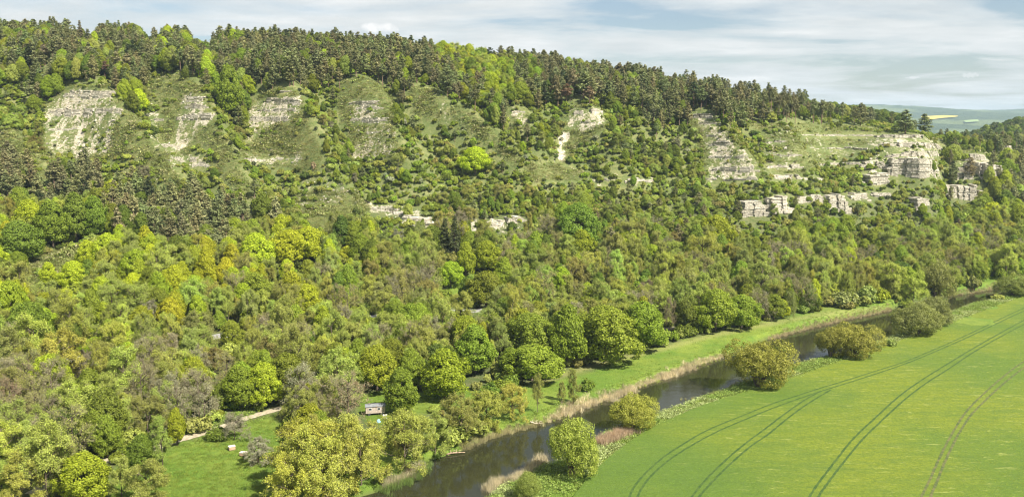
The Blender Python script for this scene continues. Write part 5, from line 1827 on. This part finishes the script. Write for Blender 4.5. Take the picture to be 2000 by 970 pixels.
# weeds on the near bank between river and crop, and on the far bank's edge
P, T, S, I, Ti = [], [], [], [], []
n = 15000
i = r.integers(0, len(near_l) - 1, n)
rn = resample(near_l, .5); i = r.integers(0, len(rn), n)
x, y = rn[i, 0] + r.uniform(-2, 17, n) * .69, rn[i, 1] - r.uniform(-2, 17, n) * .72
ok = (poly_sd(x, y, river_poly) < -.3) & (poly_sd(x, y, np.vstack([fe[::6], fe[::-6] + np.array([290, -302])])) < .6) & (y < 420)
pale = vnoise(x, y, 9, 95)
for a, b_, pl in zip(x[ok], y[ok], pale[ok]):
    s_ = r.uniform(.45, 1.1)
    P.append((a, b_, gz(a, b_))); T.append(r.uniform(0, 6.3)); S.append((s_, s_, s_ * 1.1)); I.append(r.integers(3))
    f_ = r.uniform(.8, 1.2)
    c = (.20, .27, .055) if pl < .0 else (.30, .35, .13)
    Ti.append(tuple(v * f_ for v in c))
for line, n, wd in [([(960, 842), (1130, 790), (1300, 730), (1420, 690)], 800, 1.6), ([(1500, 652), (1640, 616), (1740, 596)], 450, 1.5), ([(850, 890), (910, 870), (960, 845)], 350, 2.0), ([(355, 842), (440, 818), (500, 798)], 450, 1.6), ([(365, 868), (440, 844), (520, 815)], 120, .5), ([(210, 884), (330, 856)], 300, 1.5)]:
    x, y = along(line, n, wd, r)
    for a, b_ in zip(x, y):
        if poly_sd(np.array([a]), np.array([b_]), river_poly)[0] > -.6:
            continue
        s_ = r.uniform(.3, .75); f_ = r.uniform(.8, 1.2)
        P.append((a, b_, gz(a, b_))); T.append(r.uniform(0, 6.3)); S.append((s_, s_, s_)); I.append(r.integers(3)); Ti.append((.21 * f_, .29 * f_, .05 * f_))
scatter("bank_weeds", P, T, S, I, Ti, HERBS, "leafy green weeds on the river banks")

def bare(Q):
    """How bare of plants points of the slope are: scree and the faces of the crags."""
    q = project(Q)
    k = np.zeros(len(Q))
    for a, b_, c, d in CRAG_BOX:
        k[(q[:, 0] > a - 2) & (q[:, 0] < b_ + 2) & (q[:, 1] > c - 1) & (q[:, 1] < d + 5)] = .85
    for poly, c_ in ROCKY:
        m = in_poly(q[:, 0], q[:, 1], poly)
        k[m] = np.maximum(k[m], c_)
    return k


# grass: tufts in the meadows and on the open slopes
P, T, S, I, Ti = [], [], [], [], []
for key, n, c, sc_ in (("meadow", 8000, (.16, .235, .035), .8), ("slope", 34000, (.20, .225, .075), 1.3)):
    polys = OPEN[key]
    ar = np.array([abs(np.sum(np.array(p)[:, 0] * np.roll(np.array(p)[:, 1], -1) - np.array(p)[:, 1] * np.roll(np.array(p)[:, 0], -1))) for p in polys], float)
    for p, a_ in zip(polys, ar / ar.sum()):
        b_ = np.array(p, float)
        m = int(n * a_ * 2)
        qx, qy = r.uniform(b_[:, 0].min(), b_[:, 0].max(), m), r.uniform(b_[:, 1].min(), min(990, b_[:, 1].max()), m)
        k_ = in_poly(qx, qy, p)
        if not k_.any():
            continue
        Q = on_ground(qx[k_], qy[k_])
        for q, bk in zip(Q, bare(Q)):
            if q[2] < -.2 or q[1] > 1000 or (key == "slope" and bk > r.uniform(.1, 1.0)):
                continue
            s_ = sc_ * r.uniform(.5, 1.3); f_ = r.uniform(.75, 1.25)
            P.append(q); T.append(r.uniform(0, 6.3)); S.append((s_, s_, s_ * .9)); I.append(r.integers(2)); Ti.append((c[0] * f_ * r.uniform(.85, 1.3), c[1] * f_, c[2] * f_))
for q in LEDGE_TOPS:
    if r.random() < .5:
        s_ = r.uniform(.7, 1.6); f_ = r.uniform(.75, 1.25)
        P.append(q); T.append(r.uniform(0, 6.3)); S.append((s_, s_, s_ * .9)); I.append(r.integers(2)); Ti.append((.14 * f_, .18 * f_, .05 * f_))
scatter("grass", P, T, S, I, Ti, TUFTS, "rough grass of meadows and open slopes")

# low herbs, heath and dry stalks over the open slopes
P, T, S, I, Ti = [], [], [], [], []
for p in OPEN["slope"]:
    b_ = np.array(p, float)
    m = int((b_[:, 0].max() - b_[:, 0].min()) * (b_[:, 1].max() - b_[:, 1].min()) * .16)
    qx, qy = r.uniform(b_[:, 0].min() - 8, b_[:, 0].max() + 8, m), r.uniform(b_[:, 1].min() - 5, b_[:, 1].max() + 6, m)
    k_ = in_poly(qx + r.normal(0, 5, m), qy + r.normal(0, 4, m), p)
    if not k_.any():
        continue
    Q = on_ground(qx[k_], qy[k_])
    cl = fbm(Q[:, 0], Q[:, 1], 9, 97)
    for q, c_, bk in zip(Q, cl, bare(Q)):
        if q[1] > 900 or r.random() > .45 + 1.2 * c_ or bk > r.uniform(.1, .6):
            continue
        s_ = r.gamma(3, .3) + .3; f_ = r.uniform(.7, 1.25)
        c = [(.17, .205, .05), (.21, .245, .06), (.28, .28, .11), (.35, .32, .18)][r.choice(4, p=[.3, .35, .25, .1])]
        P.append(q); T.append(r.uniform(0, 6.3)); S.append((s_, s_, s_)); I.append(r.integers(3)); Ti.append(tuple(v * f_ for v in c))
scatter("slope_herbs", P, T, S, I, Ti, HERBS, "low herbs and dry stalks on the open slopes")

# the crop itself: leafy tussocks standing over the field sheet, none in the wheel ruts
n = 70000
fld = [(1112, 975), (1150, 925), (1190, 888), (1240, 851), (1300, 819), (1370, 789), (1450, 765), (1530, 741), (1610, 714), (1700, 683), (1780, 655), (1850, 631), (1930, 601), (2010, 574), (2010, 990), (1105, 990)]
qx, qy = r.uniform(1100, 2010, n), r.uniform(570, 990, n)
k_ = in_poly(qx, qy, fld)
Q = at_z(qx[k_], qy[k_], FIELD_Z)
ok = np.ones(len(Q), bool)
for px, _kind, wd in RUTS:
    ok &= seg_dist(Q[:, 0], Q[:, 1], soften(at_z(*np.array(px, float).T, FIELD_Z), 2)[::2, :2]) > .5
Q = Q[ok]
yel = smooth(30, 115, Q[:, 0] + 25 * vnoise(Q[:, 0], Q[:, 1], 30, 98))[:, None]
base = np.array([[.130, .205, .024]]) * (1 - yel) + np.array([[.22, .265, .024]]) * yel  # leaf tints repeat the field's painted cloud shadow: deeper green left, yellower right
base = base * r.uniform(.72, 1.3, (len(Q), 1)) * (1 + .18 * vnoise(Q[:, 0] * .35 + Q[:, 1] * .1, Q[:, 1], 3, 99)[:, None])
sc_ = r.uniform(.13, .25, len(Q))
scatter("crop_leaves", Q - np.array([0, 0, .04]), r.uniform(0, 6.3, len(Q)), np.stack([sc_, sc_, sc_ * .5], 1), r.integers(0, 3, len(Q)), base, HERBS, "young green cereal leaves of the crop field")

# ------------------------------------------------------------------ wagon, boxes, crates, driftwood
m_plank = plain("weathered_boards", (.40, .335, .285), .8, .2, 3.0)
m_roof = plain("grey_roofing_felt", (.17, .18, .19), .7, .2, 1.5)
m_iron = plain("dark_iron", (.05, .05, .05), .6, .2, 5.0)
m_pale = plain("white_painted_sheet", (.62, .62, .60), .5, .1, 3.0)
m_glass = plain("dark_glass", (.03, .035, .04), .15, .1, 1.0)
m_crate = plain("reddish_crate_wood", (.42, .28, .19), .8, .3, 5.0)
m_lid = plain("bleached_lid_boards", (.62, .55, .47), .75, .15, 4.0)
m_tarp = plain("blue_tarpaulin", (.22, .38, .46), .5, .25, 3.0)
m_dead = plain("driftwood", (.30, .22, .15), .9, .3, 2.0)
m_bleach = plain("bleached_wood", (.62, .54, .42), .8, .2, 2.0)

p = on_ground(np.array([733.]), np.array([808.]))[0]
wg = thing("wooden_wagon", "old wooden site wagon with grey curved roof in the small clearing", "wagon", (p[0], p[1], p[2]), R(12))
Lw, Ww, z0, z1 = 4.8, 2.2, .62, 2.45
g = Geo()
for k in range(12):      # upright boards on the long sides, each a little proud of its neighbour
    xk = -Lw / 2 + Lw * (k + .5) / 12
    for s_ in (-1, 1):
        g.box((xk, s_ * (Ww / 2 + .012 * (k % 2)), (z0 + z1) / 2), (Lw / 12 - .02, .05, z1 - z0))
for k in range(6):
    yk = -Ww / 2 + Ww * (k + .5) / 6
    for s_ in (-1, 1):
        g.box((s_ * (Lw / 2 + .03 + .012 * (k % 2)), yk, (z0 + z1) / 2), (.05, Ww / 6 - .02, z1 - z0))
g.box((0, 0, z0 + .04), (Lw - .06, Ww - .06, .08))
obj("wall_boards", g.mesh("wall_boards", m_plank), wg)
g = Geo()
arc = [(-1.28 + 2.56 * k / 8, 2.40 + .42 * math.sin(math.pi * k / 8)) for k in range(9)]
for (ya, za), (yb, zb) in zip(arc[:-1], arc[1:]):
    for q in ([(-2.6, ya, za), (2.6, ya, za), (2.6, yb, zb), (-2.6, yb, zb)], [(-2.6, yb, zb - .06), (2.6, yb, zb - .06), (2.6, ya, za - .06), (-2.6, ya, za - .06)]):
        g.quad(q)
for x_ in (-2.6, 2.6):
    for (ya, za), (yb, zb) in zip(arc[:-1], arc[1:]):
        g.quad([(x_, ya, za - .06), (x_, yb, zb - .06), (x_, yb, zb), (x_, ya, za)] if x_ > 0 else [(x_, yb, zb - .06), (x_, ya, za - .06), (x_, ya, za), (x_, yb, zb)])
obj("roof", g.mesh("roof", m_roof), wg)
for s_ in (-1, 1):
    g = Geo()
    g.quad([(s_ * 2.44, -1.08, 2.38)] + [(s_ * 2.44, a, b_ - .07) for a, b_ in arc[1:-1]] + [(s_ * 2.44, 1.08, 2.38)])
    obj("gable", g.mesh("gable", m_pale), wg)
for x_ in (-1.3, .9):
    g = Geo(); g.box((x_, -Ww / 2 - .05, 1.75), (.8, .06, .6))
    w_o = obj("window_frame", g.mesh("window_frame", m_pale), wg)
    g = Geo(); g.box((x_, -Ww / 2 - .085, 1.75), (.66, .02, .46))
    obj("pane", g.mesh("pane", m_glass), w_o)
g = Geo(); g.box((0, -.55, .5), (4.4, .1, .14)); g.box((0, .55, .5), (4.4, .1, .14)); g.box((-1.6, 0, .4), (.1, 2, .1)); g.box((1.6, 0, .4), (.1, 2, .1))
obj("chassis", g.mesh("chassis", m_iron), wg)
for x_ in (-1.6, 1.6):
    for y_ in (-1.0, 1.0):
        g = Geo(); g.tube([(x_, y_ - .08, .34), (x_, y_ + .08, .34)], [.36, .36], 16)
        obj("wheel", g.mesh("wheel", m_iron), wg)
g = Geo(); g.tube([(-2.3, .4, .5), (-3.3, 0, .42)], [.05, .05], 6); g.tube([(-2.3, -.4, .5), (-3.3, 0, .42)], [.05, .05], 6)
obj("drawbar", g.mesh("drawbar", m_iron), wg)

p = on_ground(np.array([752.]), np.array([817.]))[0]
bx = thing("storage_box", "white sheet-metal box standing at the end of the wooden wagon", "box", tuple(p), R(8))
g = Geo(); g.box((0, 0, .52), (.95, .8, .86)); obj("body", g.mesh("body", m_pale), bx)
g = Geo(); g.box((0, 0, .985), (1.03, .88, .07)); obj("lid", g.mesh("lid", m_pale), bx)
g = Geo(); g.box((0, -.3, .045), (.95, .08, .09)); g.box((0, .3, .045), (.95, .08, .09)); obj("skid", g.mesh("skid", m_iron), bx)
p = on_ground(np.array([739.]), np.array([824.]))[0]
tp = thing("tarpaulin_heap", "small heap under a pale blue tarpaulin before the wagon", "tarpaulin", tuple(p))
rr_ = np.random.default_rng(5)
d = fib(60, rr_); v = d * np.array([.65, .55, .6]) * (1 + .12 * rr_.normal(size=(60, 1))); v[:, 2] = np.maximum(v[:, 2] + .1, -.05)
import bmesh
bm = bmesh.new()
for q in v: bm.verts.new(q)
bmesh.ops.convex_hull(bm, input=bm.verts)
me = bpy.data.meshes.new("cover"); bm.to_mesh(me); bm.free(); me.materials.append(m_tarp); obj("cover", me, tp)
g = Geo(); g.tube([(-.6, -.3, .2), (.6, -.35, .22)], [.025, .025], 5); obj("tie_rope", g.mesh("tie_rope", m_iron), tp)
p = on_ground(np.array([752.]), np.array([830.]))[0]
sl = thing("board_pile", "pale boards lying on the grass below the white box", "boards", tuple(p), R(20))
for k in range(4):
    g = Geo(); g.box((.04 * (k % 2), -.33 + .22 * k, .06 + .012 * (k % 2)), (1.2, .2, .05)); obj("board", g.mesh("board", m_lid), sl)

for k, (px, py, rz, wd, ht, lab) in enumerate([(453, 878, 62, 1.35, .95, "wooden crate with bleached lid under the leaning blossomed tree"), (476, 889, 18, 1.5, .8, "middle wooden crate with pale lid, between the two blossomed trees"), (498, 902, 10, 1.1, 1.0, "wooden crate half hidden under the white-blossomed tree")]):
    p = on_ground(np.array([float(px)]), np.array([float(py)]))[0]
    cr_ = thing("wooden_crate", lab, "crate", (p[0], p[1], p[2]), R(rz - 30), "wooden crates in the meadow")
    g = Geo()
    nb = 4
    for j in range(nb):
        z = .14 + (ht - .2) * (j + .5) / nb
        hgt1 = (ht - .2) / nb - .02
        for s_ in (-1, 1):
            g.box((0, s_ * .48, z), (wd, .05, hgt1)); g.box((s_ * (wd / 2 - .03), 0, z), (.05, .9, hgt1))
    for sx in (-1, 1):
        for sy in (-1, 1):
            g.box((sx * (wd / 2 - .1), sy * .42, ht / 2 + .02), (.08, .08, ht - .12))
    obj("side_boards", g.mesh("side_boards", m_crate), cr_)
    g = Geo(); g.box((0, 0, ht), (wd + .14, 1.12, .08)); obj("lid", g.mesh("lid", m_lid), cr_)
    g = Geo(); g.box((-.35, 0, .05), (.1, 1.0, .12)); g.box((.35, 0, .05), (.1, 1.0, .12)); obj("skid", g.mesh("skid", m_crate), cr_)

DRIFT = [((872, 889), [(0, 0, .2), (1.2, .1, .45), (2.6, .1, .35), (4.4, -.1, .3)], .24, m_dead, "brown driftwood trunk stranded at the river bank below the alders"),
         ((1036, 830), [(0, .2, .9), (.9, 0, .55), (1.9, -.2, .3), (3.2, -.1, .35)], .16, m_bleach, "bleached white branch lying on the reed bank"),
         ((880, 862), [(0, 0, .2), (.5, .3, 1.2), (1.1, .2, 2.2), (1.8, .1, 2.6)], .10, m_bleach, "pale dead branch sticking up from the alder bank"),
         ((1140, 797), [(0, 0, .15), (.8, .1, .3), (1.7, .1, .25), (2.4, 0, .15)], .13, m_dead, "short dark log in the reed fringe")]
for (px, py), pts, rad, m_, lab in DRIFT:
    p = on_ground(np.array([float(px)]), np.array([float(py)]))[0]
    z = max(p[2], WATER_Z)
    dr = thing("driftwood", lab, "driftwood", (p[0], p[1], z), R(18))
    g = Geo(); g.tube(pts, [rad, rad * .9, rad * .7, rad * .35], 7); obj("trunk", g.mesh("trunk", m_, smooth_=True), dr)
    g = Geo()
    for j in (1, 2):
        a = Vector(pts[j])
        g.tube([a, a + Vector((.3, -.3, .5)), a + Vector((.9, -.5, .8))], [rad * .5, rad * .35, rad * .12], 5)
        g.tube([a, a + Vector((-.2, .4, .35)), a + Vector((.1, .8, .7))], [rad * .45, rad * .3, rad * .1], 5)
    obj("branch", g.mesh("branch", m_, smooth_=True), dr)

# ------------------------------------------------------------------ hills beyond the valley
def far_h(X, Y):
    t_ = np.clip((Y - 4200) / 3800, 0, 1.0)
    z = 8 + 186 * t_ + 16 * vnoise(X, Y, 1500, 50) * t_ + 6 * vnoise(X, Y, 500, 51) * t_
    z = z + t_ * (-30 * np.exp(-((X - 4350) / 420) ** 2) + 14 * np.exp(-((X - 3300) / 500) ** 2) - 8 * np.exp(-((X - 3850) / 220) ** 2))
    back = np.clip((Y - 8000) / 2500, 0, 1)
    return z - 160 * back * back - 12 * smooth(4600, 4200, Y)


fx_, fy_ = np.meshgrid(np.linspace(-1500, 8000, 200), np.linspace(4150, 10400, 140))
fz_ = far_h(fx_, fy_) + 5 * vnoise(fx_, fy_, 70, 52)
n, m_ = fx_.shape
f = (np.arange(n - 1)[:, None] * m_ + np.arange(m_ - 1)[None, :]).reshape(-1, 1) + np.array([[0, 1, m_ + 1, m_]])
m_far, t, b = new_mat("far_forest")
pos = world_pos(t)
c = mix_col(t, remap(t, noise(t, .02, 5, .7, pos), .35, .65), (.028, .05, .022), (.055, .08, .03))
c = mix_col(t, remap(t, noise(t, .0014, 3, .55, pos), .52, .58), c, (.10, .13, .05))
t.links.new(c, b.inputs["Base Color"]); bump(t, b, noise(t, .03, 4, .7, pos), 1.0, 20)
tag(obj("far_hills", mesh_from("far_hills", np.stack([fx_, fy_, fz_], -1).reshape(-1, 3), f, [m_far], smooth_=True)), kind="structure")


def draped(name, px, mat, lift):
    q = cast(*np.array(px, float).T, far_h, 4150, 8500, 900)
    c_ = q.mean(0)
    ring = resample(np.vstack([q, q[:1]]), 60.0)[:-1]
    V, n_ = [], len(ring)
    for k in range(6):
        s_ = 1 - k / 6
        V.append(c_ + (ring - c_) * s_)
    V = np.vstack(V + [c_[None]])
    V[:, 2] = far_h(V[:, 0], V[:, 1]) + lift
    F_ = [(k * n_ + i, k * n_ + (i + 1) % n_, (k + 1) * n_ + (i + 1) % n_, (k + 1) * n_ + i) for k in range(5) for i in range(n_)] + [(5 * n_ + i, 5 * n_ + (i + 1) % n_, 6 * n_) for i in range(n_)]
    tag(obj(name, mesh_from(name, V, F_, [mat])), kind="structure")


draped("rapeseed_field", [(1798, 230), (1842, 227.5), (1874, 229), (1866, 231), (1838, 233.5), (1818, 236.5), (1804, 236)], plain("rapeseed_blossom", (.42, .34, .05), .9, .08, .02), 9)
draped("far_green_field", [(1882, 238), (1910, 236), (1912, 240), (1886, 242)], plain("far_crop", (.19, .26, .10), .9, .1, .02), 9)

# ------------------------------------------------------------------ the air
m_air = bpy.data.materials.new("pale_air")
m_air.use_nodes = True
t = m_air.node_tree
t.nodes.clear()
pv = N(t, "ShaderNodeVolumePrincipled")
pv.inputs["Color"].default_value = (0.62, 0.82, 1.0, 1)
pv.inputs["Density"].default_value = 6.0e-5
pv.inputs["Anisotropy"].default_value = 0.1
o_ = N(t, "ShaderNodeOutputMaterial")
t.links.new(pv.outputs[0], o_.inputs["Volume"])
g = Geo(); g.box((750, 5300, 128), (16600, 12600, 270))
tag(obj("haze", g.mesh("haze", m_air)), kind="stuff")
C.cycles.volume_bounces = 0
C.cycles.volume_step_rate = 5.0
